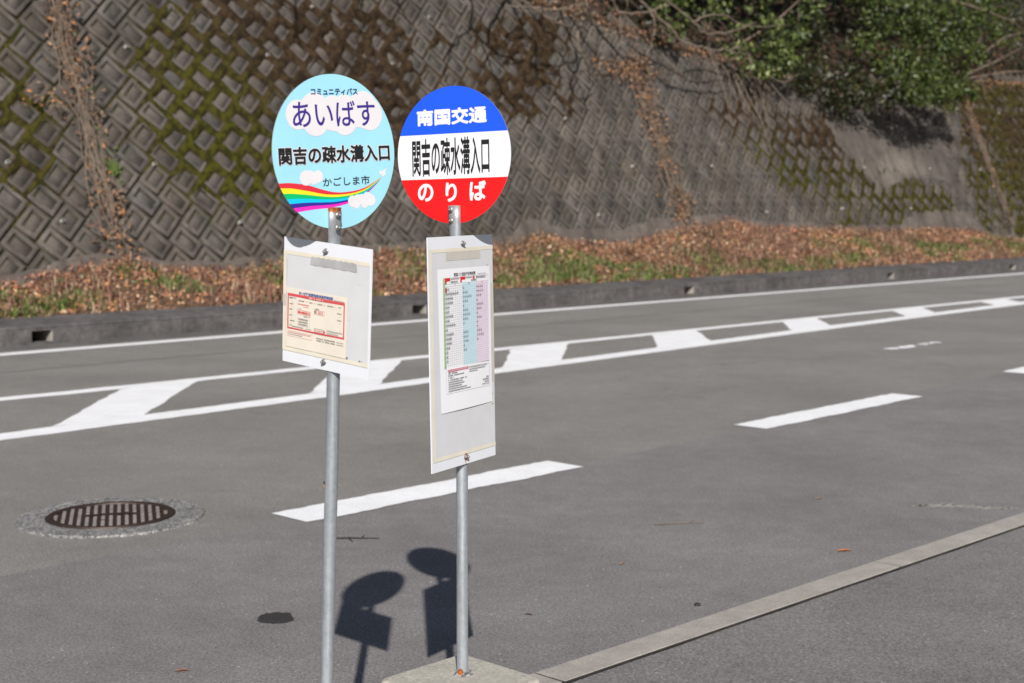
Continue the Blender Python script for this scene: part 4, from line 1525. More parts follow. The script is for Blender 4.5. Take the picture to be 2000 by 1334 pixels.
# ======================================================================= verge
gu = np.arange(-20, 70.01, .14); gv = np.linspace(0, 1, 26)
GU = np.repeat(gu[:, None], 26, 1)
T_ = np.repeat(gv[None, :], len(gu), 0)
zbw = zb(GU)
vend = WB + K * (zbw - WZ) + .12
def verge_z(u, t):
    zt2 = zb(u)
    mound = t ** 1.15
    z = .30 + (zt2 - .30) * mound
    return z + .10 * (fbm(u * 1.3, t * 3, 61) - .5) * np.sin(np.pi * np.clip(t, 0, 1)) + .06 * (fbm(u * 4, t * 8, 65) - .5)
GV = 18.0 + (vend - 18.0) * T_
GZ = verge_z(GU, T_)
V = Pn(GU, GV, GZ).reshape(-1, 3)
F = np.array([(i * 26 + j, (i + 1) * 26 + j, (i + 1) * 26 + j + 1, i * 26 + j + 1) for i in range(len(gu) - 1) for j in range(25)])
o = np_mesh("verge", V, F, M['soil'], None, None, True)
tag(o, kind='structure')

def verge_pt(u, t):
    ve = WB + K * (zb(u) - WZ) + .08
    return Pn(u, 18.0 + (ve - 18.0) * t, verge_z(u, t))

def leaf_cloud(name, C, size, pal, m, flat=.5, parent=None, aspect=.5, fold=.25, bright=(.75, 1.25), up=None, tone=None):
    """Many folded leaves, each its own four-cornered mesh piece."""
    n = len(C)
    a = rng.normal(size=(n, 3)); a /= np.linalg.norm(a, axis=1)[:, None]
    nrm = rng.normal(size=(n, 3)) * (1 - flat)
    nrm[:, 2] += flat if up is None else 0
    if up is not None:
        nrm += np.array(up) * flat
    nrm /= np.linalg.norm(nrm, axis=1)[:, None]
    a = a - (a * nrm).sum(1)[:, None] * nrm
    a /= np.linalg.norm(a, axis=1)[:, None] + 1e-9
    b = np.cross(nrm, a)
    s = size * rng.uniform(.6, 1.35, n)
    s = s[:, None]
    f = (fold * rng.uniform(-1, 1.4, n))[:, None] * s
    p0 = C - a * s * .5
    p2 = C + a * s * .5
    p1 = C + b * s * aspect * .5 + nrm * f + a * s * .06
    p3 = C - b * s * aspect * .5 + nrm * f + a * s * .06
    V = np.stack([p0, p1, p2, p3], 1).reshape(-1, 3)
    q = np.arange(n)[:, None] * 4
    F = np.concatenate([q + np.array([[0, 1, 2]]), q + np.array([[0, 2, 3]])])
    pal = np.array(pal)
    col = pal[rng.integers(0, len(pal), n)] * rng.uniform(bright[0], bright[1], n)[:, None]
    if tone is not None:
        col = col * tone
    T = np.repeat(col, 4, 0)
    return np_mesh(name, V, F, m, T, parent)

# fallen leaves: dense near the wall foot and along the kerb
n = 46000
u = rng.uniform(4, 56, n); t = rng.beta(1.15, 1.0, n)
dens = .35 + .9 * fbm(u * .8, t * 2.5, 71) + .35 * (t > .62) + .3 * sm(u, 27, 30)
k = rng.random(n) < dens
u, t = u[k], t[k]
C = verge_pt(u, t); C[:, 2] += rng.uniform(.005, .075, len(u)) * (.5 + t)
pal = [(.30, .145, .07), (.25, .11, .06), (.34, .20, .12), (.17, .075, .045), (.38, .28, .20), (.21, .13, .085), (.34, .165, .07), (.12, .058, .04), (.28, .165, .115), (.16, .085, .065)]
sh_ = .42 + 1.55 * fbm(u * 1.5, t * 4, 75) + .25 * (fbm(u * 6, t * 14, 77) - .5)
LEAF_TONE = np.stack([sh_ * 1.02, sh_ * (.86 + .28 * fbm(u * .9, t * 2, 79)), sh_ * .95], -1)
o = leaf_cloud("fallen_leaves", C, .066, pal, M['leaf_dry'], .5, None, .55, .2, tone=LEAF_TONE)
tag(o, 'orange and brown fallen leaves heaped along the foot of the wall', 'leaf litter', kind='stuff')

def blades(name, C, h, pal, m, lean=.5, w=.012):
    n = len(C)
    az = rng.uniform(0, 2 * np.pi, n)
    d = np.stack([np.cos(az), np.sin(az), np.zeros(n)], -1)
    side = np.stack([-np.sin(az), np.cos(az), np.zeros(n)], -1)
    hh = h * rng.uniform(.45, 1.3, n)[:, None]
    l = lean * rng.uniform(.2, 1.2, n)[:, None]
    ww = (w * rng.uniform(.6, 1.4, n))[:, None]
    p0, p1 = C - side * ww, C + side * ww
    mid = C + d * hh * l * .45 + np.array([0, 0, 1.0]) * hh * .62
    p2, p3 = mid + side * ww * .8, mid - side * ww * .8
    tip = C + d * hh * l * 1.1 + np.array([0, 0, 1.0]) * hh * (1 - .3 * l)
    V = np.stack([p0, p1, p2, p3, tip, tip + side * .001], 1).reshape(-1, 3)
    q = np.arange(n)[:, None] * 6
    F = np.concatenate([q + np.array([[0, 1, 2, 3]]), q + np.array([[3, 2, 5, 4]])])
    pal = np.array(pal)
    col = pal[rng.integers(0, len(pal), n)] * rng.uniform(.7, 1.25, n)[:, None]
    return np_mesh(name, V, F, m, np.repeat(col, 6, 0))

n = 120000
u = rng.uniform(5, 54, n); t = rng.random(n)
g = 1.1 * blob(u, t, 9.2, .35, 1.3, .35) + 1.2 * blob(u, t, 11.9, .55, 1.0, .22) + .6 * blob(u, t, 12.6, .2, 1.0, .2) + 1.25 * blob(u, t, 15.0, .55, .75, .28) + .8 * blob(u, t, 17.5, .5, 1.3, .4)
g += 1.3 * blob(u, t, 21.0, .32, 1.3, .26) + 1.25 * blob(u, t, 23.4, .2, 1.8, .15) + .8 * blob(u, t, 25.8, .45, .6, .3) + 1.0 * blob(u, t, 27.6, .10, 1.6, .12) + .6 * blob(u, t, 30.0, .12, 1.2, .12)
g += .6 * blob(u, t, 31.5, .4, .9, .25) + .6 * blob(u, t, 33.5, .5, .8, .2) + .8 * blob(u, t, 36.5, .4, 1.0, .25) + .9 * blob(u, t, 39.5, .5, 1.5, .3) + 1.2 * blob(u, t, 43.5, .5, 2.0, .5)
g = 1.3 * g * (.10 + 1.7 * sm(fbm(u * 1.6, t * 5, 81), .42, .60)) * (.25 + .95 * sm(fbm(u * 5, t * 12, 83), .38, .58)) * (.62 + .38 * sm(u, 14, 16))
k = rng.random(n) < .85 * np.clip(g - .08, 0, 1)
u, t = u[k], t[k]
C = verge_pt(u, t)
o = blades("grass", C, .135, [(.10, .17, .03), (.14, .20, .045), (.075, .125, .028), (.18, .20, .07), (.20, .175, .085), (.24, .19, .11)], M['grass'], .7, .013)
tag(o, 'patchy green weeds and grass growing on the leaf strewn verge', 'grass', kind='stuff')
n = 34000
u = rng.uniform(5, 54, n); t = rng.random(n)
k = rng.random(n) < 1.3 * sm(fbm(u * 1.1, t * 3, 91), .42, .62) * (.6 + .7 * sm(u, 24, 28))
k = k | (rng.random(n) < 1.1 * (blob(u, t, 24.9, .62, .9, .25) + blob(u, t, 35.2, .62, 1.6, .2) + blob(u, t, 29.2, .55, 1.4, .3) + .7 * blob(u, t, 13.6, .45, 1.0, .25) + .6 * blob(u, t, 18.6, .6, 1.2, .25)) * sm(fbm(u * 2.3, t * 6, 97), .36, .56))
C = verge_pt(u[k], t[k])
o = blades("dry_grass", C, .19, [(.26, .17, .11), (.19, .09, .065), (.36, .28, .19), (.16, .07, .052), (.11, .055, .04), (.22, .11, .08)], M['leaf_dry'], .8, .007)
tag(o, 'dry straw coloured stalks standing among the fallen leaves', 'dry grass', kind='stuff')
# low broad leaved weeds in the green patches
n = 26000
u = rng.uniform(6, 50, n); t = rng.random(n)
g = 1.2 * blob(u, t, 15.0, .58, .8, .22) + .9 * blob(u, t, 11.9, .6, .9, .2) + 1.0 * blob(u, t, 21.0, .35, 1.3, .25) + .9 * blob(u, t, 23.4, .18, 1.6, .14) + .5 * blob(u, t, 9.2, .4, 1.2, .3) + .5 * blob(u, t, 31.6, .45, .8, .2) + .5 * blob(u, t, 36.5, .4, .9, .2)
k = rng.random(n) < .5 * g * sm(fbm(u * 2.2, t * 6, 95), .4, .6)
C = verge_pt(u[k], t[k]); C[:, 2] += rng.uniform(.02, .16, k.sum())
o = leaf_cloud("weeds", C, .055, [(.05, .12, .03), (.075, .16, .045), (.10, .19, .06), (.04, .085, .025)], M['grass'], .5, None, .6, .15)
tag(o, 'low broad leaved green weeds in clumps on the verge', 'weeds', kind='stuff')

# ======================================================================= hillside above the wall
gu = np.arange(-10, 80.01, .6); gv = np.linspace(0, 1, 22)
V, F = [], []
for i, u in enumerate(gu):
    t0 = float(wtop(np.clip(u, 2, 60)))
    z0 = WZ + t0 / WS
    v0 = WB + K * (z0 - WZ) + .25
    for j, t in enumerate(gv):
        v = v0 + t * 26
        z = z0 + .10 + t * 26 * .62 + 1.1 * (float(fbm(u * .3, v * .3, 101)) - .5) * min(1, t * 8) + .35 * (float(fbm(u * 1.3, v * 1.3, 103)) - .5)
        V.append(P(u, v, z))
for i in range(len(gu) - 1):
    for j in range(21):
        F.append((i * 22 + j, (i + 1) * 22 + j, (i + 1) * 22 + j + 1, i * 22 + j + 1))
M['hill'] = plain("leafy_hill_soil", (.040, .026, .018), .95, 0, .2, .5, 5)
o = np_mesh("hillside", V, F, M['hill'], None, None, True)
tag(o, kind='structure')
def hill_pt(u, t):
    t0 = wtop(np.clip(u, 2, 60)); z0 = WZ + t0 / WS
    v = WB + K * (z0 - WZ) + .25 + t * 26
    return Pn(u, v, z0 + .10 + t * 26 * .62)

# leaf litter and dark undergrowth covering the hillside
n = 9000
u = rng.uniform(18, 60, n); t = rng.random(n) ** 1.6 * .35
C = hill_pt(u, t); C[:, 2] += rng.uniform(0, .15, n)
o = leaf_cloud("hillside_leaves", C, .11, [(.16, .075, .04), (.11, .055, .03), (.22, .12, .065), (.07, .042, .026), (.05, .045, .02)], M['leaf_dry'], .3, None, .5, .2)
tag(o, 'brown leaf litter lying on the hillside above the wall', 'leaf litter', kind='stuff')

GREEN = [(.036, .054, .010), (.058, .080, .015), (.022, .036, .009), (.078, .098, .020), (.100, .118, .026), (.040, .060, .014)]
def foliage_pts(blobs, n, per=24, rc=(.10, .26)):
    """Leaf clumps over the shells of ellipsoids (u, v, z, ru, rv, rz, weight): positions and outward directions."""
    out, dirs = [], []
    w = np.array([b[6] for b in blobs]); w = w / w.sum()
    for b, q in zip(blobs, w):
        k = max(3, int(n * q / per))
        d = rng.normal(size=(k, 3)); d[:, 1] -= .35; d /= np.linalg.norm(d, axis=1)[:, None]
        r = rng.uniform(.45, 1.08, k)
        c = np.stack([b[0] + d[:, 0] * r * b[3], b[1] + d[:, 1] * r * b[4], b[2] + d[:, 2] * r * b[5]], -1)
        c = np.repeat(c, per, 0)
        s_ = np.repeat(rng.uniform(rc[0], rc[1], k), per)[:, None]
        g_ = rng.normal(size=c.shape) * s_ * np.array([1, .8, .75])
        c = c + g_
        out.append(Pn(c[:, 0], c[:, 1], c[:, 2]))
        dd = np.repeat(d, per, 0) * .5 + g_ / (s_ + 1e-6) * .5
        dirs.append(dd[:, :1] * UN + dd[:, 1:2] * NN + dd[:, 2:] * np.array([0, 0, 1.0]))
    return np.concatenate(out), np.concatenate(dirs)

def bush(name, label, blobs, n, size, pal, stems, group=None, bright=(.7, 1.35), cat='bush', stem_r=.04, per=24, rc=(.10, .26)):
    b0 = blobs[0]
    root = empty(name, P(b0[0], b0[1] + .6, float(WZ + wtop(b0[0]) / WS)), label, cat, group)
    O = np.array(root.location)
    C, D = foliage_pts(blobs, n, per, rc)
    leaf_cloud("foliage" if cat == 'bush' else "crown", C - O, size, pal, M['leaf_green'], .5, root, .46, .12, bright, D * .8 + np.array([0, 0, .45]))
    mb = MB()
    for pts in stems:
        P0 = [P(*q) - root.location for q in pts]
        mb.tube(P0, [stem_r * (1 - .7 * i / (len(P0) - 1)) for i in range(len(P0))], M['bark'], 6)
    mb.build("stems" if cat == 'bush' else "trunk", root)
    return root

LIGHT = [(.085, .115, .025), (.12, .15, .04), (.06, .09, .022), (.17, .19, .07), (.04, .065, .016), (.03, .05, .014)]
bush("evergreen_bush", 'sparse glossy evergreen bush hanging over the wall top right of the bare branches',
     [(29.3, 21.6, 6.9, 1.2, .7, .6, 2.0), (31.6, 21.4, 6.3, 1.0, .6, .8, 2.2), (28.2, 21.5, 6.2, .5, .4, .35, .7), (32.3, 21.2, 5.55, .6, .4, .5, 1.6), (31.2, 21.2, 5.45, .55, .4, .35, 1.1), (33.2, 21.5, 6.6, .6, .5, .7, 1.0), (30.4, 21.4, 5.75, .35, .3, .25, .5), (27.6, 21.5, 6.6, .5, .4, .3, .6), (34.0, 21.5, 7.2, .5, .4, .5, .6)],
     2500, .15, LIGHT,
     [[(30.5, 22.6, 5.6), (30.2, 22.0, 6.3), (29.6, 21.6, 7.2)], [(31.0, 22.6, 5.5), (31.4, 21.8, 5.8), (32.4, 21.2, 5.4)], [(30.8, 22.6, 5.5), (31.0, 21.5, 5.8), (31.3, 21.2, 5.2)], [(31.2, 22.6, 5.6), (32.6, 21.7, 6.6), (33.6, 21.4, 7.4)]], 'bushes above the wall', (.5, 1.35), rc=(.07, .16))
bush("evergreen_bush", 'large dense evergreen bush overhanging the wall at the upper right corner',
     [(38.4, 21.4, 7.3, 1.9, .9, .9, 4), (41.6, 21.5, 7.3, 1.8, .9, .9, 4), (39.9, 21.2, 6.6, 1.6, .7, .7, 3), (36.7, 21.4, 6.3, .6, .5, .35, .8), (37.6, 20.9, 5.9, .9, .5, .40, 1.5), (39.4, 20.7, 5.65, 1.1, .5, .45, 2), (44.0, 21.8, 7.7, 1.2, .8, .8, 1.6), (42.6, 21.3, 6.5, .9, .5, .45, 1.2), (36.9, 20.5, 5.4, .6, .35, .40, 1.0), (38.3, 20.4, 5.35, .7, .35, .35, 1.1), (40.4, 20.5, 5.3, .7, .35, .4, 1.2), (39.3, 20.2, 5.0, .6, .3, .28, .9), (38.4, 20.0, 5.05, .8, .25, .30, 1.3), (37.3, 20.1, 4.95, .6, .25, .3, 1.0), (40.2, 20.0, 5.1, .6, .25, .28, .9)],
     11500, .14, GREEN + [(.056, .088, .026), (.10, .13, .04), (.075, .105, .03)],
     [[(38.5, 22.6, 5.4), (38.4, 22.0, 6.6), (38.2, 21.4, 8.0)], [(40.0, 22.6, 5.4), (40.8, 21.9, 6.6), (41.6, 21.5, 7.8)], [(39.2, 22.6, 5.3), (39.0, 21.4, 5.6), (38.4, 20.6, 5.3)], [(39.6, 22.6, 5.3), (40.0, 21.4, 5.6), (40.4, 20.6, 5.3)]], 'bushes above the wall', (.5, 1.25), rc=(.08, .19))
bush("evergreen_bush", 'dark leaved bush filling the gap between the two green bushes',
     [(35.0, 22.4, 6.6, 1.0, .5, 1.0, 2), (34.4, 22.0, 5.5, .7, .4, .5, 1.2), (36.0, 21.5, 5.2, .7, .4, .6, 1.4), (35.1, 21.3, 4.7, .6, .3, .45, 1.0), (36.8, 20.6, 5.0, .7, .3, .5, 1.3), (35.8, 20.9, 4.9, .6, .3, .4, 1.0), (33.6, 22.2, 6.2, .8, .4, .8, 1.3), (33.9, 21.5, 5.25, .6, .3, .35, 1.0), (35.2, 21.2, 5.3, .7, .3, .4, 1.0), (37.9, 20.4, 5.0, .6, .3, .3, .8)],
     5200, .14, [(.022, .032, .010), (.030, .040, .012), (.05, .05, .016), (.05, .034, .02), (.018, .026, .010)],  # leaf palette darker than the other bushes
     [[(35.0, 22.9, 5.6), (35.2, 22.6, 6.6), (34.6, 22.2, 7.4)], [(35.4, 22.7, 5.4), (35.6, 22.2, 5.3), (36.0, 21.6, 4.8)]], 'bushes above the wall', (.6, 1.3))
bush("evergreen_bush", 'straggly bush on bare brown stems above the mossy wall at the right edge',
     [(46.8, 22.6, 8.6, 1.6, .7, .8, 2), (48.6, 22.8, 7.9, 1.0, .6, .6, 1.2)],
     1100, .15, GREEN,
     [[(43.6, 22.5, 5.5), (43.4, 21.5, 6.2), (43.2, 21.0, 7.2)], [(43.5, 22.5, 5.5), (42.9, 21.4, 5.9), (42.2, 21.0, 5.3)], [(43.8, 22.6, 5.7), (44.8, 21.4, 6.4), (46.2, 21.0, 7.0)], [(43.2, 22.4, 5.5), (42.0, 21.4, 6.1), (40.9, 21.1, 5.9)], [(44.0, 22.6, 5.8), (45.6, 21.4, 7.3), (47.2, 21.2, 7.6)],
      [(43.4, 22.4, 5.6), (43.0, 21.2, 6.3), (42.6, 21.0, 6.9)], [(43.7, 22.4, 5.5), (43.9, 21.3, 5.8), (43.7, 21.1, 5.2)], [(44.6, 22.6, 5.9), (46.0, 21.4, 6.2), (47.5, 21.1, 6.3)], [(43.0, 22.0, 8.3), (44.2, 21.4, 8.0), (45.8, 21.2, 7.8), (47.5, 21.2, 7.2)]], 'bushes above the wall', stem_r=.030)
bush("added_shade_tree", 'unseen evergreen tree added on the hillside so its high crown shades the slope above the wall',  # unseen tree, added above the view to darken the slope behind the bushes
     [(29.5, 23.2, 9.6, 3.6, 1.9, 1.5, 3), (34.5, 23.0, 9.9, 4.0, 2.0, 1.5, 3), (40.5, 23.4, 10.6, 4.5, 2.0, 1.6, 3), (47.0, 24.0, 11.4, 4.5, 2.0, 1.7, 3), (35.0, 25.6, 12.4, 6.0, 2.4, 2.0, 3), (43.0, 26.0, 13.0, 6.0, 2.4, 2.0, 3)],
     15000, .34, GREEN[:3],
     [[(36.0, 27.0, 8.0), (35.8, 26.4, 10.0), (35.4, 25.4, 12.6)], [(36.0, 26.8, 9.0), (33.0, 25.0, 10.2), (30.0, 23.4, 10.0)], [(36.0, 26.8, 9.2), (40.0, 25.2, 10.6), (45.5, 24.0, 11.4)]], None, (.7, 1.2), 'tree', .22, 24, (.25, .6))
n = 17000
u = rng.uniform(23.5, 62, n); t = .006 + rng.random(n) ** 1.3 * .40
k = rng.random(n) < sm(u, 25, 30)
C = hill_pt(u[k], t[k])
C[:, 2] += rng.uniform(.02, 1.7, k.sum()) * np.clip(t[k] * 14, .12, 1)
o = leaf_cloud("undergrowth", C, .17, [(.014, .022, .008), (.020, .032, .010), (.012, .018, .007), (.026, .026, .012), (.034, .022, .012)], M['leaf_green'], .3, None, .5, .15, (.6, 1.2))
tag(o, 'dark undergrowth covering the hillside behind the bushes', 'undergrowth', kind='stuff')
# leaves and roots spilling over the top of the wall
n = 5200
u = rng.uniform(21, 54, n)
C = wallp(u, wtop(u) + .10 - np.abs(rng.normal(0, .16, n)) * (.4 + 1.2 * fbm(u * 1.3, 2.0, 161)), rng.uniform(-.05, .12, n))
o = leaf_cloud("fallen_leaves", C, .10, [(.22, .11, .06), (.16, .085, .05), (.30, .18, .10), (.10, .06, .04), (.05, .05, .02)], M['leaf_dry'], .2, None, .5, .2)
tag(o, 'brown dead leaves caught along the top edge of the wall', 'leaf litter', kind='stuff')

# ======================================================================= bare tree leaning out over the wall
tree = empty("bare_tree", P(24.6, 23.1, 6.4), 'leafless tree on the wall top with pale drooping branches', 'tree')
TO = tree.location.copy()
def wander(pts, n=5, amp=.05):
    c = catmull([list(P(*q)) for q in pts], n)
    for i in range(1, len(c) - 1):
        c[i] += np.array([random.gauss(0, amp), random.gauss(0, amp), random.gauss(0, amp)]) * .5
    return [Vector(q) - TO for q in c]
mb = MB()
mb.tube(wander([(24.6, 23.2, 6.2), (24.5, 22.7, 7.1), (24.2, 22.0, 8.1), (23.8, 21.2, 9.0), (23.4, 20.2, 9.6)], 6, .02), [.13 - .10 * i / 24 for i in range(25)], M['bark'], 9)
mb.build("trunk", tree)
mb = MB()
def branch(pts, r0, r1, amp=.035, n=6):
    w = wander(pts, n, amp)
    mb.tube(w, [.78 * (r0 + (r1 - r0) * i / (len(w) - 1)) for i in range(len(w))], M['twig'], 6)
    return w
v = 20.6
branch([(24.2, 22.0, 8.0), (22.0, 21.2, 7.2), (20.9, v, 6.35), (21.8, v, 5.98), (22.56, v, 5.72), (23.26, v, 5.60)], .045, .022)
branch([(24.3, 22.2, 7.8), (23.9, 21.2, 7.0), (23.73, v, 6.42), (23.77, v, 5.94), (23.49, v, 5.43), (23.49, v, 5.21), (23.69, v, 5.01), (24.24, 20.9, 4.68), (24.9, 21.35, 4.5)], .05, .018)
branch([(24.4, 22.3, 7.6), (24.3, 21.2, 6.9), (24.36, v, 6.49), (24.84, v, 6.05), (24.95, v, 5.66), (24.95, v, 5.40)], .045, .02)
branch([(24.5, 22.4, 7.4), (24.9, 21.2, 7.0), (25.24, v, 6.58), (26.07, v, 6.15), (26.74, v, 5.87), (27.23, v, 5.62), (28.03, v, 5.53), (28.97, v, 5.54), (29.6, v, 5.69)], .06, .02)
branch([(25.98, v, 6.18), (26.17, v, 5.82), (26.08, v, 5.64), (26.04, v, 5.41), (26.27, 20.8, 5.25), (26.6, 21.2, 5.05)], .035, .016)
branch([(24.84, v, 6.05), (25.7, v, 6.13), (26.73, v, 6.41)], .028, .02)
branch([(25.6, v, 6.9), (26.35, v, 6.58), (27.52, v, 6.11), (28.13, v, 5.87), (29.17, v, 6.02), (30.2, v, 6.3)], .04, .014)
branch([(21.3, v, 5.85), (21.92, v, 5.88), (22.7, v, 5.91), (23.68, v, 6.11)], .02, .03)
branch([(27.5, v, 6.1), (28.6, v, 6.35), (29.8, v, 6.2), (31.7, v, 6.36)], .028, .012)
branch([(28.03, v, 5.53), (28.9, v, 5.3), (29.5, v, 5.42)], .02, .008)
for k in range(26):
    u0 = random.uniform(21.2, 29.5); z0 = random.uniform(5.75, 6.5) - .02 * abs(u0 - 25)
    du = random.uniform(-.8, .8)
    branch([(u0, v + .1, z0), (u0 + du * .5, v + .05, z0 - random.uniform(.0, .25)), (u0 + du, v + random.uniform(-.2, .2), z0 - random.uniform(.1, .55))], .012, .004, .03, 4)
# limbs high over the verge: out of the picture, their shadows fall on the wall
def over(u, w, t):
    q = wallp(u, w, 0) - np.array(SUN_DIR) * t
    return (float(q @ UN), float(q @ NN), float(q[2]))
def limb(pts, t, r0, r1):
    branch([over(a, b, t + (t2 if (t2 := .0) else 0)) for a, b in pts], r0, r1, .03, 5)
limb([(21.9, 7.1), (21.97, 5.96), (21.74, 5.33), (21.9, 4.98), (21.96, 4.15), (22.14, 3.62), (22.6, 3.1)], 4.6, .045, .018)
limb([(21.74, 5.33), (20.99, 4.78), (20.54, 4.16), (20.5, 3.7)], 4.6, .032, .014)
limb([(23.0, 6.8), (23.28, 5.85), (23.35, 5.42), (23.59, 5.01), (23.36, 4.24), (23.71, 3.9), (24.2, 3.2)], 4.6, .05, .02)
limb([(23.5, 6.2), (23.95, 5.67), (24.26, 5.19), (24.52, 4.58), (24.73, 4.0), (24.6, 3.4)], 4.2, .045, .016)
limb([(23.35, 5.42), (22.98, 5.33), (22.37, 4.78), (22.2, 4.3)], 4.6, .03, .012)
limb([(17.3, 6.6), (17.07, 5.4), (16.93, 4.85), (16.73, 4.4)], 5.2, .036, .012)
limb([(18.9, 6.4), (18.77, 5.59), (18.71, 5.14), (18.34, 4.7)], 5.0, .036, .012)
limb([(19.6, 6.4), (19.79, 5.59), (19.91, 5.14), (20.17, 4.5)], 5.0, .036, .012)
for k in range(46):
    u0, w0 = random.uniform(15.5, 26.0), random.uniform(4.5, 6.8)
    du = random.uniform(-1.3, 1.3)
    limb([(u0, w0), (u0 + du * .5, w0 - random.uniform(.1, .5)), (u0 + du, w0 - random.uniform(.4, 1.1))], random.uniform(4.6, 5.4), .013, .005)
# bring the limbs together on the trunk
for (a, b, t) in ((21.9, 7.1, 4.6), (23.0, 6.8, 4.6), (23.5, 6.2, 4.2), (17.3, 6.6, 5.2), (18.9, 6.4, 5.0), (19.6, 6.4, 5.0)):
    q = over(a, b, t)
    branch([(23.6, 20.8, 9.2), ((23.6 + q[0]) / 2, (20.8 + q[1]) / 2, max(9.2, q[2]) + .2), q], .06, .045, .05, 6)
mb.build("branches", tree)

# ======================================================================= dead vines down the wall joints
def vine(label, u0, w1, w0, width, nst, leaves, amp=.10, nest=None, green=0):
    root = empty("dead_vine", Vector(wallp(u0, w0, .03)), label, 'vine', 'dead vines on the wall')
    O = np.array(root.location)
    mb = MB()
    for k in range(nst):
        n = int((w1 - w0) / .28)
        off = random.gauss(0, width * .35)
        a = w0 + random.uniform(0, .15) * (w1 - w0); b = w1 - random.uniform(0, .45 if k > 3 else .05) * (w1 - w0)
        pts = []
        for i in range(n + 1):
            w = a + (b - a) * i / n
            uu = u0 + off * (.5 + .8 * math.sin(w * 1.3 + k)) + 2.2 * amp * (2 * float(fbm(w * .8, k * 7.0, 131)) - 1) + random.gauss(0, .02)
            pts.append(Vector(wallp(uu, w, .03 + .07 * float(vnoise(w * 2, k, 7)) + .01 * k % .05) - O))
        r = random.uniform(.004, .013)
        mb.tube(pts, [r * (1 - .4 * i / n) for i in range(n + 1)], M['dry_vine'], 5)
    o = mb.build("stems", root)
    a = o.data.color_attributes.new('tint', 'FLOAT_COLOR', 'POINT')
    a.data.foreach_set('color', np.tile(np.array([.155, .118, .09, 1], np.float32), len(o.data.vertices)))
    n = leaves
    w = w0 + (w1 - w0) * rng.random(n)
    keep = rng.random(n) < .25 + 1.2 * sm(fbm(w * .9, 5.0 + u0, 141), .42, .6)
    w = w[keep]
    C = wallp(u0 + rng.normal(0, width * .55, len(w)), w, rng.uniform(.02, .14, len(w)))
    if nest:
        k = nest[4]
        C = np.concatenate([C, wallp(rng.normal(nest[0], nest[2], k), rng.normal(nest[1], nest[3], k), rng.uniform(.03, .35, k))])
    leaf_cloud("dead_leaves", C - O, .08, [(.22, .125, .07), (.32, .15, .06), (.18, .11, .07), (.26, .17, .11), (.12, .07, .05)], M['leaf_dry'], .1, root, .5, .25)
    if green:
        w = w0 + (w1 - w0) * rng.random(green) * .9
        C = wallp(u0 + .22 + rng.normal(0, width * .45, green), w, rng.uniform(.03, .15, green))
        leaf_cloud("green_leaves", C - O, .075, [(.06, .11, .03), (.10, .15, .04)], M['grass'], .1, root, .5, .2)
    return root
vine('dead brown vine climbing the wall joint at the far left of the wall', 12.02, 6.0, .35, .32, 17, 1000, .10, (11.35, 2.95, .28, .10, 60), 45)
vine('dead vine with a ragged brown nest of leaves in mid wall', 26.95, 5.3, .7, .44, 15, 1100, .24, (26.3, 4.55, .62, .17, 380), 14)
vine('thin dead vine on the mossy wall at the right edge', 43.8, 5.6, .5, .36, 11, 520, .18)
# hanging dry stems below the first bush
root = empty("hanging_stems", Vector(wallp(31.4, 5.2, .1)), 'dry bare stems hanging down the wall below the left evergreen bush', 'vine')
mb = MB()
for k in range(22):
    u0, w0 = random.gauss(31.5, .5), random.uniform(4.9, 5.7)
    L = random.uniform(.8, 2.4)
    s = random.gauss(.15, .28)
    pts = [Vector(wallp(u0 + s * q + .12 * math.sin(q * 3 + k), w0 - L * q, .10 + .18 * math.sin(math.pi * q) * random.random()) - np.array(root.location)) for q in np.linspace(0, 1, 9)]
    mb.tube(pts, [.016 * (1 - .75 * i / 8) for i in range(9)], M['twig'], 5)
for pts in ([(31.1, 21.3, 5.43), (32.1, 21.1, 5.0), (33.1, 21.2, 5.3)], [(31.2, 21.3, 5.37), (32.6, 21.2, 4.48), (33.4, 21.3, 4.36)], [(31.0, 21.4, 5.7), (30.9, 21.2, 5.3), (31.4, 21.3, 4.8), (31.8, 21.2, 3.6)]):
    c = catmull([list(P(*q) - root.location) for q in pts], 6)
    mb.tube([Vector(q) for q in c], [.022 * (1 - .6 * i / (len(c) - 1)) for i in range(len(c))], M['twig'], 6)
mb.build("stems", root)
# a spiky green tuft growing at the foot of the first vine
root = empty("green_tuft", Vector(wallp(12.25, 1.75, .05)), 'spiky green tuft sprouting beside the dead vine on the left', 'plant')
C = np.repeat(np.array([[0, 0, 0.0]]), 46, 0) + rng.normal(0, .03, (46, 3))
mb = MB()
for k in range(46):
    a = random.uniform(-.9, 1.4)
    L = random.uniform(.25, .62)
    d = np.array(UN) * math.sin(a) * .6 + WUP * (math.cos(a) * .9 + .1) + WNR * random.uniform(.1, .4)
    p = [Vector(C[k] + d * L * t - np.array([0, 0, .55]) * L * t * t) for t in (0, .35, .7, 1)]
    s = Vector(np.cross(d, WNR)).normalized() * .011
    mb.add([p[0] - s, p[0] + s, p[1] - s, p[1] + s, p[2] - s * .7, p[2] + s * .7, p[3], p[3] + s * .05], [(0, 1, 3, 2), (2, 3, 5, 4), (4, 5, 7, 6)], M['tuft'] if 'tuft' in M else M.setdefault('tuft', plain("tuft_green", (.085, .115, .03), .6, 0, .3, .4, 8)))
mb.build("blades", root)

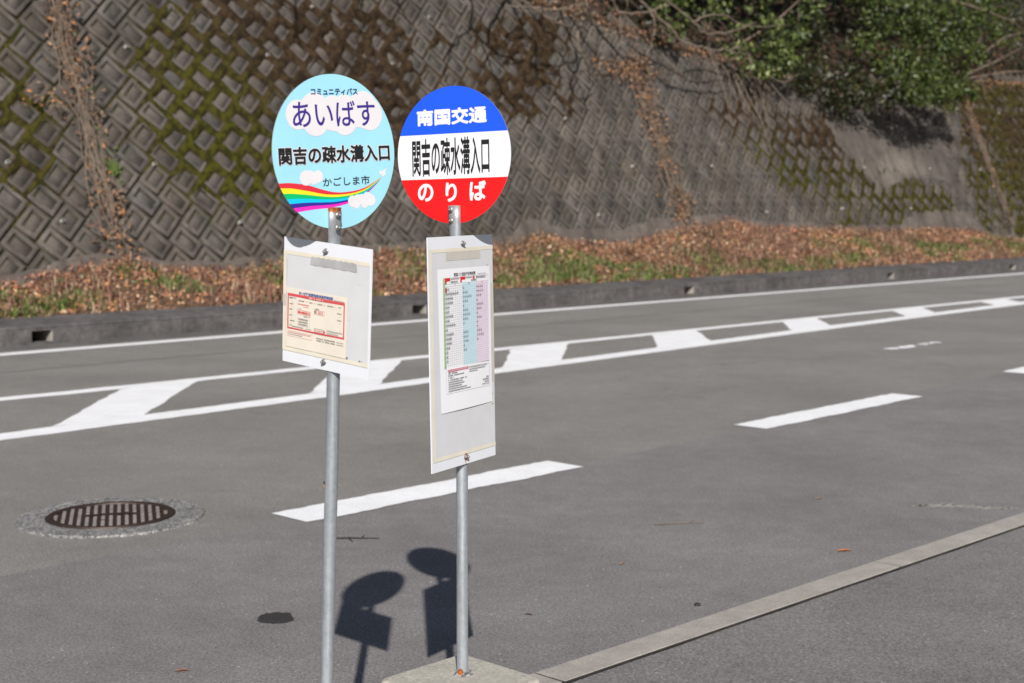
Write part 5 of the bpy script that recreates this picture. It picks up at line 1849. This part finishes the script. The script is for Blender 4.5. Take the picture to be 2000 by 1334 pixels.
# ======================================================================= small things lying on the asphalt
def road_leaf(u, v, L, rz, col, label, z=.004):
    mb = MB()
    n = 7
    vs, fs = [], []
    for i in range(n + 1):
        t = i / n
        w = L * .17 * math.sin(math.pi * t) ** .8
        c = .10 * L * math.sin(math.pi * t)
        x = (t - .5) * L
        vs += [(x, -w, c * .3 + .3 * w), (x, 0, c * .1), (x, w, c * .3 + .3 * w)]
        if i:
            for q in range(2):
                fs.append((3 * i - 3 + q, 3 * i + q, 3 * i + q + 1, 3 * i - 2 + q))
    mb.add(vs, fs, plain("dead_leaf_tone", col, .7, 0, .3, .3, 60), True)
    o = mb.build("fallen_leaf", None, P(u, v, z), (0, 0, rz))
    return tag(o, label, 'leaf', 'leaves lying on the asphalt')
road_leaf(6.565, 3.875, .085, R(10), (.40, .14, .045), 'bright orange fallen leaf on the asphalt above the kerb joint')
road_leaf(5.55, 4.55, .05, R(60), (.30, .17, .10), 'small brown leaf alone on the bus bay asphalt above the near kerb')
road_leaf(4.555, 4.27, .045, R(-20), (.12, .07, .045), 'dark curled leaf on the asphalt right of the tall sign shadow')
road_leaf(7.65, 4.70, .05, R(5), (.34, .20, .12), 'tan leaf on the bus bay near the far right of the kerb')
road_leaf(3.05, 4.72, .06, R(15), (.22, .10, .05), 'small brown leaf at the left on the bus bay asphalt', .003)
road_leaf(4.85, 3.15, .06, R(-12), (.18, .09, .055), 'brown leaf on the footway side of the near kerb', -.008)
mb = MB()
tw = [P(6.36, 4.98, .006), P(6.44, 4.92, .009), P(6.52, 4.87, .007), P(6.60, 4.80, .006)]
mb.tube([q - tw[0] for q in tw], [.0032, .003, .0024, .0015], M['bark'], 6)
mb.tube([tw[2] - tw[0], P(6.585, 4.87, .008) - tw[0]], [.0025, .0015], M['bark'], 5)
o = mb.build("fallen_twig", None, tw[0])
tag(o, 'thin brown twig lying on the bus bay asphalt right of the signs', 'twig')
mb = MB()
tw = [P(4.86, 6.06, .004), P(4.94, 5.98, .006), P(4.99, 5.93, .005), P(5.06, 5.86, .004)]
mb.tube([q - tw[0] for q in tw], [.004, .006, .0045, .002], M['oil'], 6)
mb.tube([tw[1] - tw[0], P(4.90, 5.90, .006) - tw[0]], [.004, .002], M['oil'], 5)
mb.tube([tw[2] - tw[0], P(5.04, 5.97, .006) - tw[0]], [.004, .002], M['oil'], 5)
o = mb.build("fallen_twig", None, tw[0])
tag(o, 'short black forked twig on the asphalt below the lane dash between the poles', 'twig')
bm = bmesh.new()
bmesh.ops.create_icosphere(bm, subdivisions=2, radius=.016)
for vv in bm.verts:
    vv.co *= 1 + .3 * (float(vnoise(vv.co.x * 90 + 5, vv.co.y * 90 + vv.co.z * 60, 3)) - .5)
    vv.co.z *= .6
me = bpy.data.meshes.new("pebble"); bm.to_mesh(me); bm.free()
me.materials.append(M['dark_hole'])
o = link(bpy.data.objects.new("pebble", me)); o.location = P(5.20, 3.82, .005)
tag(o, 'small dark pebble on the bus bay just above the near kerb', 'pebble')
